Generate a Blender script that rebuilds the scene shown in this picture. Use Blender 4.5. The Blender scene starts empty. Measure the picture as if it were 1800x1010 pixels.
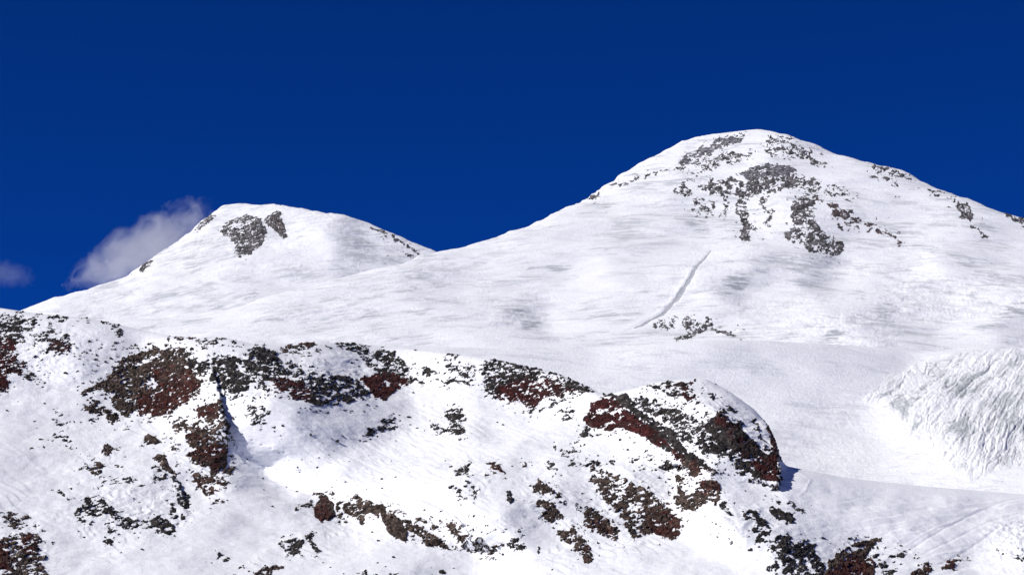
import bpy, math, random
import numpy as np
from mathutils import Vector
random.seed(7); rng = np.random.default_rng(7)
R = math.radians
scene = bpy.context.scene
col = scene.collection

# ------------------------------------------------------------------ camera
F = 4060.0            # focal length in photo pixels (photo 1800 x 1010): a telephoto lens, 25 degrees wide
PITCH = R(10.0)
cam_d = bpy.data.cameras.new("camera"); cam = bpy.data.objects.new("camera", cam_d); col.objects.link(cam)
cam.location = (0, 0, 0); cam.rotation_euler = (R(90) + PITCH, 0, 0)
cam_d.sensor_width = 36; cam_d.lens = F / 1800 * 36
cam_d.clip_start = 1; cam_d.clip_end = 90000
scene.camera = cam

# ------------------------------------------------------------------ world and sun
SUN = Vector((-0.75, -0.235, 0.62)).normalized()
world = bpy.data.worlds.new("World"); scene.world = world; world.use_nodes = True
wt = world.node_tree; wt.nodes.clear()
sky = wt.nodes.new('ShaderNodeTexSky'); sky.sky_type = 'NISHITA'; sky.sun_disc = False
sky.sun_elevation = math.asin(SUN.z); sky.sun_rotation = math.atan2(SUN.x, SUN.y) % (2*math.pi)
sky.altitude = 9000; sky.air_density = 1.0; sky.dust_density = 0.0; sky.ozone_density = 6.0
gam = wt.nodes.new('ShaderNodeGamma'); gam.inputs['Gamma'].default_value = 1.0
mul = wt.nodes.new('ShaderNodeMix'); mul.data_type = 'RGBA'; mul.blend_type = 'MULTIPLY'; mul.inputs['Factor'].default_value = 1
mul.inputs[7].default_value = (0.025, 0.36, 0.98, 1)      # the deep blue of thin high-mountain air
bg = wt.nodes.new('ShaderNodeBackground'); bg.inputs['Strength'].default_value = 0.089
wo = wt.nodes.new('ShaderNodeOutputWorld')
wt.links.new(sky.outputs[0], gam.inputs[0]); wt.links.new(gam.outputs[0], mul.inputs[6])
wt.links.new(mul.outputs[2], bg.inputs[0]); wt.links.new(bg.outputs[0], wo.inputs[0])
sd = bpy.data.lights.new("sun", 'SUN'); sun = bpy.data.objects.new("sun", sd); col.objects.link(sun)
sd.energy = 4.5; sd.angle = R(0.5); sd.color = (1.0, 0.965, 0.93)
sun.rotation_euler = SUN.to_track_quat('Z', 'Y').to_euler(); sun.location = (-800, -300, 900)
vs = scene.view_settings
vs.view_transform = 'Standard'; vs.look = 'None'; vs.exposure = 0.0; vs.gamma = 1; vs.use_curve_mapping = False
scene.cycles.volume_bounces = 1
scene.cycles.max_bounces = 6

# ------------------------------------------------------------------ maths helpers
CP, SP = math.cos(PITCH), math.sin(PITCH)
def ray(u, v):
    """direction through photo pixel (u, v), scaled to unit depth"""
    x = (np.asarray(u, float) - 900) / F; y = (505 - np.asarray(v, float)) / F
    x, y = np.broadcast_arrays(x, y)
    return np.stack([x, CP - y*SP, SP + y*CP], -1)
def hash3(i, j, k, seed):
    h = (i.astype(np.uint32)*np.uint32(374761393) + j.astype(np.uint32)*np.uint32(668265263)
         + k.astype(np.uint32)*np.uint32(2147483647) + np.uint32((seed*1274126177) & 0xffffffff))
    h = (h ^ (h >> np.uint32(13))) * np.uint32(1274126177)
    h = (h ^ (h >> np.uint32(15))) * np.uint32(2246822519)
    h = h ^ (h >> np.uint32(16))
    return (h & np.uint32(0xffffff)).astype(np.float32) / np.float32(0x7fffff) - np.float32(1)
def vnoise(x, y, z, seed=0):
    xi = np.floor(x); yi = np.floor(y); zi = np.floor(z)
    fx = (x-xi).astype(np.float32); fy = (y-yi).astype(np.float32); fz = (z-zi).astype(np.float32)
    fx = fx*fx*fx*(fx*(fx*6-15)+10); fy = fy*fy*fy*(fy*(fy*6-15)+10); fz = fz*fz*fz*(fz*(fz*6-15)+10)
    xi = xi.astype(np.int64); yi = yi.astype(np.int64); zi = zi.astype(np.int64)
    r = None; out = 0
    for dx in (0, 1):
        wx = fx if dx else 1-fx
        for dy in (0, 1):
            wy = fy if dy else 1-fy
            for dz in (0, 1):
                wz = fz if dz else 1-fz
                out = out + wx*wy*wz*hash3(xi+dx, yi+dy, zi+dz, seed)
    return out
def fbm(x, y, z, octs, gain=0.5, seed=0, ridged=False):
    s = 0; a = 1.0; tot = 0
    for o in range(octs):
        c, si = math.cos(o*1.1), math.sin(o*1.1)
        n = vnoise((x*c - z*si)*2**o + 17.3*o, y*2**o + 5.1*o, (x*si + z*c)*2**o + 3.7*o, seed+o)
        if ridged: n = 1 - 2.2*np.abs(n)
        s = s + a*n; tot += a*a; a *= gain
    return s / math.sqrt(tot)
def worley(x, y, seed=0):
    """cells with flat tilted tops: (height -1..1, crack 0..1 at the joints, tone 0..1)"""
    xi = np.floor(x); yi = np.floor(y); f1 = np.full(x.shape, 9.0); f2 = np.full(x.shape, 9.0)
    hh = np.zeros(x.shape); tn = np.zeros(x.shape)
    for a in (-1, 0, 1):
        for b in (-1, 0, 1):
            cx = (xi+a).astype(np.int64); cy = (yi+b).astype(np.int64); zz = np.zeros_like(cx)
            px = xi+a+.5+.42*hash3(cx, cy, zz, seed); py = yi+b+.5+.42*hash3(cx, cy, zz+1, seed)
            dx = x-px; dy = y-py; d = dx*dx+dy*dy
            hc = hash3(cx, cy, zz+2, seed)*.7 + dx*hash3(cx, cy, zz+3, seed)*1.3 + dy*hash3(cx, cy, zz+4, seed)*1.3
            tc = hash3(cx, cy, zz+5, seed)*.5+.5
            m = d < f1
            f2 = np.where(m, f1, np.minimum(f2, d)); hh = np.where(m, hc, hh); tn = np.where(m, tc, tn); f1 = np.where(m, d, f1)
    return hh, np.clip(1-(np.sqrt(f2)-np.sqrt(f1))*6, 0, 1), tn
def sstep(x, a, b):
    t = np.clip((x-a)/(b-a), 0, 1); return t*t*(3-2*t)
def interp(pts, x):
    p = np.array(pts, float); return np.interp(x, p[:, 0], p[:, 1])
def smooth_line(pts, x, w=9):
    """interp with the corners rounded"""
    p = np.array(pts, float); s = 0
    for d in np.linspace(-w, w, 7): s = s + np.interp(x+d, p[:, 0], p[:, 1])
    return s/7
def poly_sdf(px, py, poly):
    """signed distance to a polygon, positive inside"""
    p = np.array(poly, float); n = len(p)
    d = np.full(px.shape, 1e18); inside = np.zeros(px.shape, bool)
    for i in range(n):
        a = p[i]; b = p[(i+1) % n]; e = b-a
        wx = px-a[0]; wy = py-a[1]
        t = np.clip((wx*e[0]+wy*e[1])/(e@e+1e-9), 0, 1)
        d = np.minimum(d, (wx-e[0]*t)**2+(wy-e[1]*t)**2)
        c = ((a[1] <= py) & (b[1] > py)) | ((b[1] <= py) & (a[1] > py))
        if a[1] != b[1]:
            xs = a[0] + (py-a[1])/(b[1]-a[1])*(b[0]-a[0])
            inside ^= c & (px < xs)
    d = np.sqrt(d); return np.where(inside, d, -d)
def line_dist(px, py, pts):
    """distance to a polyline, signed (positive = left of the drawing direction in image axes), and the parameter along it"""
    p = np.array(pts, float); best = np.full(px.shape, 1e18); sg = np.ones(px.shape); par = np.zeros(px.shape)
    L = 0; seg = np.hypot(*np.diff(p, axis=0).T); T = seg.sum()
    for i in range(len(p)-1):
        a = p[i]; e = p[i+1]-a
        wx = px-a[0]; wy = py-a[1]
        tt = (wx*e[0]+wy*e[1])/(e@e); t = np.clip(tt, 0, 1)
        d = (wx-e[0]*t)**2+(wy-e[1]*t)**2
        m = d < best-1e-9
        best = np.where(m, d, best); sg = np.where(m, np.sign(e[0]*wy-e[1]*wx), sg)
        par = np.where(m, (L+tt*seg[i] if i in (0, len(p)-2) else L+t*seg[i])/T, par); L += seg[i]
    return np.sqrt(best), sg, par

# ------------------------------------------------------------------ materials
def new_mat(name):
    m = bpy.data.materials.new(name); m.use_nodes = True; t = m.node_tree
    b = t.nodes['Principled BSDF']; return m, t, b
def N(t, typ, **kw):
    n = t.nodes.new(typ)
    for k, v in kw.items():
        if k.startswith('i_'):
            key = k[2:]; n.inputs[int(key) if key.isdigit() else key].default_value = v
        else: setattr(n, k, v)
    return n
def world_pos(t, sx=1, sy=1, sz=1, rot=(0, 0, 0)):
    g = N(t, 'ShaderNodeNewGeometry'); m = N(t, 'ShaderNodeMapping'); m.inputs['Scale'].default_value = (sx, sy, sz)
    m.inputs['Rotation'].default_value = rot
    t.links.new(g.outputs['Position'], m.inputs['Vector']); return m.outputs['Vector']
def grain_pos(t, sx, sy, sz, slope=0.0, curve=0.0, x0=0.0):
    """world position with the height measured from a line that follows the lie of the slope"""
    g = N(t, 'ShaderNodeNewGeometry'); sp = N(t, 'ShaderNodeSeparateXYZ'); t.links.new(g.outputs['Position'], sp.inputs[0])
    def M(op, a, b, c=None):
        n = N(t, 'ShaderNodeMath', operation=op)
        for i, v in enumerate((a, b, c)):
            if v is None: continue
            if hasattr(v, 'node'): t.links.new(v, n.inputs[i])
            else: n.inputs[i].default_value = v
        return n.outputs[0]
    dx = M('SUBTRACT', sp.outputs[0], x0); q = M('MULTIPLY', dx, dx)
    c = M('MULTIPLY_ADD', q, curve/2, sp.outputs[2]); c = M('MULTIPLY_ADD', sp.outputs[0], slope, c)
    cb = N(t, 'ShaderNodeCombineXYZ')
    for i, (v, k) in enumerate(((sp.outputs[0], sx), (sp.outputs[1], sy), (c, sz))): t.links.new(M('MULTIPLY', v, k), cb.inputs[i])
    return cb.outputs[0]
def noise(t, vec, scale, detail=6, rough=0.6):
    n = N(t, 'ShaderNodeTexNoise'); n.inputs['Scale'].default_value = scale; n.inputs['Detail'].default_value = detail
    n.inputs['Roughness'].default_value = rough; t.links.new(vec, n.inputs['Vector']); return n.outputs['Fac']
def ramp(t, fac, stops):
    r = N(t, 'ShaderNodeValToRGB'); e = r.color_ramp.elements
    while len(e) < len(stops): e.new(0.5)
    for k, (p, c) in zip(e, stops):
        k.position = p; k.color = (*c, 1) if len(c) == 3 else c
    t.links.new(fac, r.inputs['Fac']); return r.outputs['Color']
def mixc(t, fac, a, b, blend='MIX'):
    m = N(t, 'ShaderNodeMix', data_type='RGBA', blend_type=blend)
    for s, v in ((0, fac), (6, a), (7, b)):
        if hasattr(v, 'node'): t.links.new(v, m.inputs[s])
        else: m.inputs[s].default_value = v if s == 0 else ((*v, 1) if len(v) == 3 else v)
    return m.outputs[2]
def bump(t, h, b, dist, strength=1.0):
    n = N(t, 'ShaderNodeBump'); n.inputs['Distance'].default_value = dist; n.inputs['Strength'].default_value = strength
    t.links.new(h, n.inputs['Height']); t.links.new(n.outputs['Normal'], b.inputs['Normal'])

def snow_mat(name, unit, streak, dirty, tint=(0.50, 0.53, 0.58), slope=0.0, curve=0.0, x0=0.0, bmp=1.3, scour=False):
    """unit: metres of the finest grain seen; streak: how far the wind grain is drawn out across the slope;
    dirty: how much wind-scoured older firn shows between the fresh drifts"""
    m, t, b = new_mat(name)
    def ns(vec, scale, detail, rough, dist):
        n = noise(t, vec, scale, detail, rough); n.node.inputs['Distortion'].default_value = dist; return n
    st = ns(grain_pos(t, 1/(unit*streak), 1/(unit*2.4), 1/unit, slope, curve, x0), 0.30, 6, 0.66, 0.6)
    gr = ns(world_pos(t, 1/unit, 1/(unit*2), 1/unit), 0.5, 5, 0.7, 0)
    big = ns(grain_pos(t, 1/(unit*80), 1/(unit*70), 1/(unit*22), slope, curve, x0), 1.0, 5, 0.6, 1.0)
    s1 = ramp(t, st, [(0.40, (1, 1, 1)), (0.55, (0, 0, 0))])
    m1 = ramp(t, big, [(0.49, (0.02, 0.02, 0.02)), (0.61, (1, 1, 1))])
    f = N(t, 'ShaderNodeMath', operation='MULTIPLY'); t.links.new(s1, f.inputs[0]); t.links.new(m1, f.inputs[1])
    if scour:                                                       # named patches of old grey firn, streaked by the same wind grain
        sa = N(t, 'ShaderNodeAttribute', attribute_name='scour'); s2 = ramp(t, st, [(0.44, (1, 1, 1)), (0.56, (.06, .06, .06))])
        g2 = N(t, 'ShaderNodeMath', operation='MULTIPLY'); t.links.new(sa.outputs['Fac'], g2.inputs[0]); t.links.new(s2, g2.inputs[1])
        half = N(t, 'ShaderNodeMath', operation='MULTIPLY'); half.inputs[1].default_value = .75; t.links.new(f.outputs[0], half.inputs[0])
        f = N(t, 'ShaderNodeMath', operation='MAXIMUM'); t.links.new(half.outputs[0], f.inputs[0]); t.links.new(g2.outputs[0], f.inputs[1])
    f2 = N(t, 'ShaderNodeMath', operation='MULTIPLY'); t.links.new(f.outputs[0], f2.inputs[0]); f2.inputs[1].default_value = dirty
    base = ramp(t, gr, [(0.3, (0.84, 0.855, 0.885)), (0.6, (0.92, 0.925, 0.93))])
    t.links.new(mixc(t, f2.outputs[0], base, tint), b.inputs['Base Color'])
    b.inputs['Roughness'].default_value = 0.75; b.inputs['Specular IOR Level'].default_value = 0.12
    mx = N(t, 'ShaderNodeMath', operation='MULTIPLY_ADD'); mx.inputs[1].default_value = 0.5
    t.links.new(gr, mx.inputs[0]); t.links.new(st, mx.inputs[2])
    bump(t, mx.outputs[0], b, unit*bmp, 0.9)
    return m
SNOW_NEAR = snow_mat("near_snow", 2.0, 3.5, 0.25, bmp=0.75)
SNOW_PLATEAU = snow_mat("plateau_snow", 3.0, 6.0, 0.45, slope=0.14)
SNOW_FAR = snow_mat("summit_snow", 3.3, 7.0, 0.9, (0.40, 0.43, 0.45), 0.0, 0.00022, 420.0, bmp=1.3, scour=True)

def rock_mat(name, dark, mid, light, red, unit):
    m, t, b = new_mat(name)
    v = world_pos(t, 1/unit, 1/(unit*2), 1/unit)
    n1 = noise(t, v, 0.22, 9, 0.68); n2 = noise(t, v, 0.9, 6, 0.75)
    c = ramp(t, n1, [(0.33, dark), (0.52, mid), (0.72, light)])
    at = N(t, 'ShaderNodeAttribute', attribute_name='redness')
    rn = ramp(t, n2, [(0.3, tuple(x*0.35 for x in red)), (0.55, red), (0.75, tuple(min(1, x*1.5+0.012) for x in red))])
    c = mixc(t, at.outputs['Fac'], c, rn)
    n3 = noise(t, world_pos(t, 1/(unit*1.2), 1/(unit*3), 1/(unit*.8), (0, R(25), 0)), 0.55, 5, 0.7); n3.node.inputs['Distortion'].default_value = 0.8
    g = ramp(t, n3, [(0.36, (0.22, 0.22, 0.24)), (0.5, (0.9, 0.88, 0.87)), (0.66, (2.0, 1.9, 1.82))])  # random mottling; its bright and dark ends imitate lit facets and shaded crevices
    c = mixc(t, 1.0, c, g, 'MULTIPLY')
    ta = N(t, 'ShaderNodeAttribute', attribute_name='tone'); c = mixc(t, 1.0, c, ta.outputs['Fac'], 'MULTIPLY')
    t.links.new(c, b.inputs['Base Color'])
    b.inputs['Roughness'].default_value = 0.9; b.inputs['Specular IOR Level'].default_value = 0.2
    bump(t, n2, b, unit*1.6, 1.0)
    return m
ROCK = rock_mat("lava_rock", (0.012, 0.011, 0.013), (0.048, 0.044, 0.042), (0.15, 0.13, 0.12), (0.080, 0.015, 0.014), 2.0)
ROCK_BROWN = rock_mat("brown_rock", (0.018, 0.014, 0.013), (0.095, 0.070, 0.056), (0.22, 0.165, 0.135), (0.088, 0.021, 0.017), 2.0)
ROCK_FAR = rock_mat("summit_rock", (0.06, 0.06, 0.065), (0.17, 0.165, 0.17), (0.30, 0.29, 0.295), (0.17, 0.13, 0.13), 4.0)
ROCK_GREY = rock_mat("summit_scree", (0.17, 0.17, 0.19), (0.25, 0.25, 0.27), (0.34, 0.33, 0.35), (0.2, 0.17, 0.17), 5.0)

# ------------------------------------------------------------------ object helpers
def tag(o, label=None, cat=None, group=None, kind=None):
    for k, v in (('label', label), ('category', cat), ('group', group), ('kind', kind)):
        if v: o[k] = v
    return o
def np_mesh(name, verts, quads, mat, smooth=True, attrs=None):
    me = bpy.data.meshes.new(name)
    verts = np.ascontiguousarray(verts, np.float32); quads = np.ascontiguousarray(quads, np.int32)
    k = quads.shape[1]
    me.vertices.add(len(verts)); me.vertices.foreach_set('co', verts.ravel())
    me.loops.add(quads.size); me.loops.foreach_set('vertex_index', quads.ravel())
    me.polygons.add(len(quads)); me.polygons.foreach_set('loop_start', np.arange(0, quads.size, k, dtype=np.int32))
    if smooth: me.polygons.foreach_set('use_smooth', np.ones(len(quads), bool))
    me.update(calc_edges=True)
    for an, av in (attrs or {}).items():
        a = me.attributes.new(an, 'FLOAT', 'POINT'); a.data.foreach_set('value', np.ascontiguousarray(av, np.float32))
    me.materials.append(mat)
    return me
def link(name, me, parent=None):
    o = bpy.data.objects.new(name, me); col.objects.link(o); o.parent = parent; return o
def grid_quads(nr, nc):
    i = np.arange(nr*nc).reshape(nr, nc)
    return np.stack([i[1:, :-1], i[1:, 1:], i[:-1, 1:], i[:-1, :-1]], -1).reshape(-1, 4)

# ------------------------------------------------------------------ relief from the lie of the slopes
GS = 8.0
GU = np.arange(-480, 2280, GS); GV = np.arange(120, 1260, GS)
GUU, GVV = np.meshgrid(GU, GV)
def relief(anchors, amp, rad=34.0):
    """anchors (u, v, b): how far the slope there turns to the sun (b=1: to the left, b=0: to the right).
    Integrated into a depth field in units of one pixel's width."""
    num = np.zeros(GUU.shape); den = np.full(GUU.shape, 1e-3); num += 0.5e-3
    for (u, v, b) in anchors:
        d2 = (GUU-u)**2 + ((GVV-v)*1.7)**2
        w = np.exp(-d2/(2*rad*rad)) + 2e-2*np.exp(-d2/(2*(4*rad)**2)); num += w*b; den += w
    b = num/den; a = (0.5-b)*2*amp
    inner = (GUU > -200) & (GUU < 2000)
    a = a - a[inner].mean()*inner
    fade = sstep(GUU, -460, -200)*sstep(-GUU, -2260, -2000)*sstep(GVV, 130, 200)*sstep(-GVV, -1250, -1130)
    A = np.fft.fft2(a*fade)
    ku = 2*np.pi*np.fft.fftfreq(len(GU), GS)[None, :]; kv = 2*np.pi*np.fft.fftfreq(len(GV), GS)[:, None]
    D = A*(-1j*ku)/(ku*ku + 0.12*kv*kv + (1/260.0)**2)
    return np.real(np.fft.ifft2(D))
def bil(G, u, v):
    x = np.clip((u-GU[0])/GS, 0, len(GU)-1.001); y = np.clip((v-GV[0])/GS, 0, len(GV)-1.001)
    i = x.astype(int); j = y.astype(int); fx = x-i; fy = y-j
    return (G[j, i]*(1-fx)+G[j, i+1]*fx)*(1-fy) + (G[j+1, i]*(1-fx)+G[j+1, i+1]*fx)*fy

class Layer:
    """one land mass: a relief sheet from its crest down to its foot, with a back slope behind the crest"""
    def __init__(s, name, label, crest, foot, depth, rel, du, dv, mat, disp, scarps=(), u0=-480, u1=2300, round_m=30, round_px=7, back=22, back_slope=0.45, scour=None):
        s.crest_pts, s.foot = crest, foot
        fa, fb = max(u0, -30), min(u1, 1830)                             # fine where the photograph looks, coarser to the sides
        U = np.concatenate([np.arange(u0, fa, 9.0), np.arange(fa, fb, du), np.arange(fb, u1+9, 9.0) if u1 > fb else []]); s.U = U
        s.cv = smooth_line(crest, U, 6); n = int(np.ceil((foot-s.cv.min())/dv)); s.n = n
        T = np.linspace(0, 1, n+1); s.T = T
        V = s.cv[None, :] + T[:, None]*(foot-s.cv[None, :]); UU = np.broadcast_to(U[None, :], V.shape)
        mpp = depth(UU, V)/F
        D = depth(UU, V) + bil(rel, UU, V)*mpp
        dc = V - s.cv[None, :]
        D = D + round_m*np.exp(-dc/round_px)
        for (pts, H, W, side) in scarps:
            jag = 5.5*fbm(UU/30, V/11, UU*0, 3, .7, 57)
            d, sg, par = line_dist(UU+jag, V+jag*.4, pts)
            sd_ = d*sg*side
            near = sstep(sd_, -2.5, 1.5)*np.exp(-np.maximum(sd_, 0)/W)
            if isinstance(H, list): H = interp(H, par)
            D = D - H*near*sstep(par, -0.05, 0.12)*sstep(1-par, -0.05, 0.12)
        P = ray(UU, V)*D[..., None]
        Nn = s.normals(P)
        h = disp(P, UU, V, s)
        P = P + Nn*h[..., None]
        s.P = P; s.N = s.normals(P)
        # back slope
        c = P[0]; rows = []
        hd = c.copy(); hd[:, 2] = 0; hd /= np.linalg.norm(hd, axis=1)[:, None]
        m0 = (D[0]/F)[:, None]
        z = c.copy(); k = 0
        for i in range(back):
            st = m0*3*(1.35**i); sl = back_slope*min(1, 0.15+i*0.12)
            z = z + hd*st; z = z - np.array([0, 0, 1])*st*sl
            rows.append(z.copy())
        full = np.concatenate([np.array(rows)[::-1], P], 0)
        at = None
        if scour:
            a = np.zeros(full.shape[:2]); k = 0
            wu = 14*fbm(UU/45, V/16, UU*0, 4, .6, 58); wv = 7*fbm(UU/50, V/14, UU*0, 4, .6, 59)
            for cx, cy, rx, ry, ang, st_ in scour:
                c_, s_ = math.cos(R(ang)), math.sin(R(ang)); du_, dv_ = UU+wu-cx, V+wv-cy
                q = np.hypot((du_*c_+dv_*s_)/rx, (-du_*s_+dv_*c_)/ry)
                a[back:] = np.maximum(a[back:], min(1, st_*1.35)*(1-sstep(q, .55, 1.15)))
            at = {'scour': a.ravel()}
        me = np_mesh(name, full.reshape(-1, 3), grid_quads(*full.shape[:2]), mat, True, at)
        s.obj = link(name, me)
        tag(s.obj, label, None, None, 'structure')
    def normals(s, P):
        gu = np.gradient(P, axis=1); gv = np.gradient(P, axis=0)
        n = np.cross(gv, gu); n /= np.linalg.norm(n, axis=-1, keepdims=True)+1e-12
        flip = np.sign(n[..., 2:3]); flip[flip == 0] = 1
        return n*flip
    def at(s, u, v):
        u = np.asarray(u, float); v = np.asarray(v, float)
        x = np.clip(np.interp(u, s.U, np.arange(len(s.U))), 0, len(s.U)-1.001); cv = np.interp(u, s.U, s.cv)
        y = np.clip((v-cv)/(s.foot-cv)*s.n, 0, s.n-0.001)
        i = x.astype(int); j = y.astype(int); fx = (x-i)[..., None]; fy = (y-j)[..., None]
        def g(A): return (A[j, i]*(1-fx)+A[j, i+1]*fx)*(1-fy) + (A[j+1, i]*(1-fx)+A[j+1, i+1]*fx)*fy
        n = g(s.N); n = n/np.linalg.norm(n, axis=-1, keepdims=True)
        return g(s.P), n

#@@LAYERS
# ---- far western summit
W_CREST = [(-480, 700), (-170, 640), (0, 563), (45, 543), (100, 522), (160, 504), (200, 492), (235, 474), (262, 455), (300, 432), (340, 402), (362, 380),
           (390, 362), (430, 358), (480, 358), (520, 364), (600, 378), (650, 394), (700, 416), (740, 431), (770, 445), (850, 480), (1000, 540), (1970, 700)]
W_ANCH = [(60, 540, .9), (150, 510, .6), (250, 480, .9), (320, 440, .95), (300, 500, .5), (380, 380, 1), (440, 480, .4), (350, 520, .5),
          (550, 440, .35), (520, 470, .3), (540, 410, 1), (572, 428, 1), (556, 405, 1), (545, 392, .9), (600, 408, .05), (640, 450, .05), (690, 445, .1), (610, 440, .05), (560, 385, .8), (520, 375, .95),
          (500, 450, .5), (620, 480, .2), (440, 365, 1), (200, 530, .5), (680, 402, .7), (150, 545, .6), (470, 500, .35), (400, 440, .8), (0, 560, .6), (750, 440, .3)]
def disp_far(P, U, V, s):
    x, y, z = P[..., 0], P[..., 1], P[..., 2]
    h = 9.0*fbm(x/260, y/90, z/70, 3, 0.5, 11)
    m = np.clip(0.6+0.9*vnoise(x/300, y/300, z/120, 5), 0.1, 1.4)
    h = h + 2.6*m*fbm(x/70, y/18, z/14, 5, 0.62, 21)
    return h
# patches of scoured grey firn: centre, half lengths, tilt, strength
E_SCOUR = [(960, 472, 70, 6, -3, .6), (920, 490, 60, 5, -8, .5), (890, 500, 50, 4, -6, .4), (930, 566, 40, 16, 30, .7), (900, 545, 40, 8, 10, .5), (1100, 405, 60, 18, -10, .45), (1225, 385, 40, 22, 40, .6), (1130, 430, 80, 10, -4, .4), (1275, 392, 60, 14, 20, .45),
           (1285, 500, 40, 14, -22, .75), (1310, 486, 30, 8, -10, .5), (1400, 462, 90, 16, 3, .5), (1440, 452, 50, 14, 8, .45), (1460, 592, 34, 7, -12, .9), (1435, 575, 26, 4, 4, .6), (1570, 540, 50, 9, 2, .7), (1560, 552, 26, 10, 30, .5), (1530, 470, 60, 8, 10, .4),
           (1700, 455, 60, 10, 18, .6), (1740, 480, 40, 6, 25, .5), (1610, 500, 70, 5, 16, .5), (1690, 520, 80, 5, 12, .5), (1775, 545, 40, 14, -20, .7), (1740, 572, 40, 8, -10, .6), (1640, 560, 50, 5, 8, .5), (1600, 585, 60, 6, 5, .4), (1300, 568, 50, 4, -5, .5), (1290, 548, 40, 4, -8, .4),
           (1550, 400, 60, 10, 22, .35), (1500, 340, 50, 8, 28, .35), (1600, 360, 60, 8, 25, .35), (1735, 400, 30, 10, 30, .6), (700, 510, 90, 5, -14, .5), (620, 560, 70, 5, -10, .45), (480, 560, 60, 4, -18, .5), (560, 530, 60, 4, -16, .4), (800, 560, 60, 7, -4, .4), (740, 545, 40, 5, -8, .5), (1040, 590, 60, 3, -3, .4), (820, 470, 60, 5, -12, .35)]
W_SCOUR = [(350, 450, 40, 10, 0, .6), (360, 505, 60, 6, -4, .5), (520, 480, 50, 14, 10, .4), (620, 425, 60, 14, 10, .5), (640, 450, 60, 10, 8, .45), (200, 500, 60, 5, -14, .4), (300, 520, 70, 5, -10, .5), (430, 490, 50, 5, 6, .4), (250, 545, 70, 4, -8, .4), (580, 395, 40, 8, 14, .35)]
west = Layer("mountain", None, W_CREST, 720, lambda u, v: 8300+(560-v)*5.0, relief(W_ANCH, 1.3, 24), 2.1, 2.0, SNOW_FAR, disp_far,
             u1=1250, scour=W_SCOUR)

# ---- eastern summit
E_CREST = [(-480, 670), (-170, 640), (0, 605), (130, 577), (200, 564), (300, 553), (400, 541), (500, 513), (600, 488), (700, 463), (770, 443), (830, 430), (880, 416), (920, 400), (960, 384),
           (1000, 363), (1035, 346), (1070, 325), (1090, 306), (1120, 289), (1160, 268), (1200, 250), (1230, 240), (1260, 234), (1300, 230), (1335, 228), (1360, 234), (1380, 238), (1420, 252),
           (1450, 263), (1490, 276), (1540, 290), (1580, 299), (1610, 311), (1640, 325), (1680, 343), (1720, 356), (1760, 373), (1800, 386), (1970, 450), (2300, 560)]
E_ANCH = [(1400, 595, .95), (1480, 600, .9), (1100, 595, 1), (1000, 600, 1), (900, 600, .95), (200, 580, .95), (350, 575, 1), (300, 560, .9), (500, 590, .95), (500, 550, .7), (420, 560, .95), (650, 500, .7), (700, 560, .85), (760, 500, .55), (850, 540, .7), (900, 470, .7),
          (920, 565, .4), (1000, 550, .9), (1050, 480, .9), (1060, 400, .5), (1000, 430, .5), (950, 420, .6), (1120, 340, .8), (1150, 290, 1), (1100, 310, 1), (1150, 400, .5), (1200, 400, .35),
          (1230, 430, .6), (1100, 470, .6), (1230, 530, 1), (1290, 500, .38), (1330, 495, .4), (1280, 470, .7), (1350, 465, .3), (1450, 475, .2), (1400, 540, .9), (1350, 520, 1), (1500, 540, .7),
          (1500, 490, .9), (1550, 400, .45), (1600, 370, .5), (1500, 330, .6), (1700, 450, .35), (1770, 532, 1), (1560, 476, .9), (1620, 490, .95), (1700, 512, 1), (1780, 420, .4), (1755, 430, .3), (1600, 580, .5), (1790, 568, .35),
          (1700, 590, .7), (1050, 590, .95), (1300, 590, .95), (1200, 560, 1), (800, 600, .95), (600, 600, .95), (1340, 240, .9), (1480, 400, .3), (1560, 440, .5), (1400, 280, .5), (1270, 290, .8),
          (1250, 360, .7), (1350, 370, .8), (1450, 350, .7), (1640, 340, .6), (1560, 460, .25), (1620, 530, .6), (1530, 555, .4)]
def disp_east(P, U, V, s):
    x, y, z = P[..., 0], P[..., 1], P[..., 2]
    h = 7.0*fbm(x/260+3, y/80, z/60, 3, 0.5, 31)
    m = np.clip(0.65+1.1*vnoise(x/220, y/260, z/90, 6), 0.08, 1.6)
    rough = np.exp(-((U-1620)/260)**2 - ((V-540)/70)**2)
    xs = x; zc = z + 0.00011*(x-420)**2
    h = h + 2.0*m*fbm(xs/(75-25*rough), y/22, zc/11, 5, 0.6, 41)*(1+0.3*rough)
    # gully for the snow-cat track
    d, sg, par = line_dist(U, V, TRACK)
    h = h - 1.8*np.exp(-(d/3.2)**2)*sstep(par, 0, .05)*sstep(1-par, 0, .1) + 0.9*np.exp(-((d*sg-6)/2.6)**2)*sstep(par, .1, .3)*sstep(1-par, 0, .3)
    return h
TRACK = [(1250, 438), (1240, 450), (1228, 464), (1219, 481), (1208, 500), (1194, 518), (1180, 534), (1165, 549), (1150, 560), (1132, 569), (1112, 577), (1090, 590)]
east = Layer("mountain", None, E_CREST, 700, lambda u, v: 5750+(620-v)*4.9, relief([(u, v, min(1, b+.12)) for u, v, b in E_ANCH], 2.0, 25), 1.9, 1.6, SNOW_FAR, disp_east, back_slope=0.5, scour=E_SCOUR)

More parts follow.
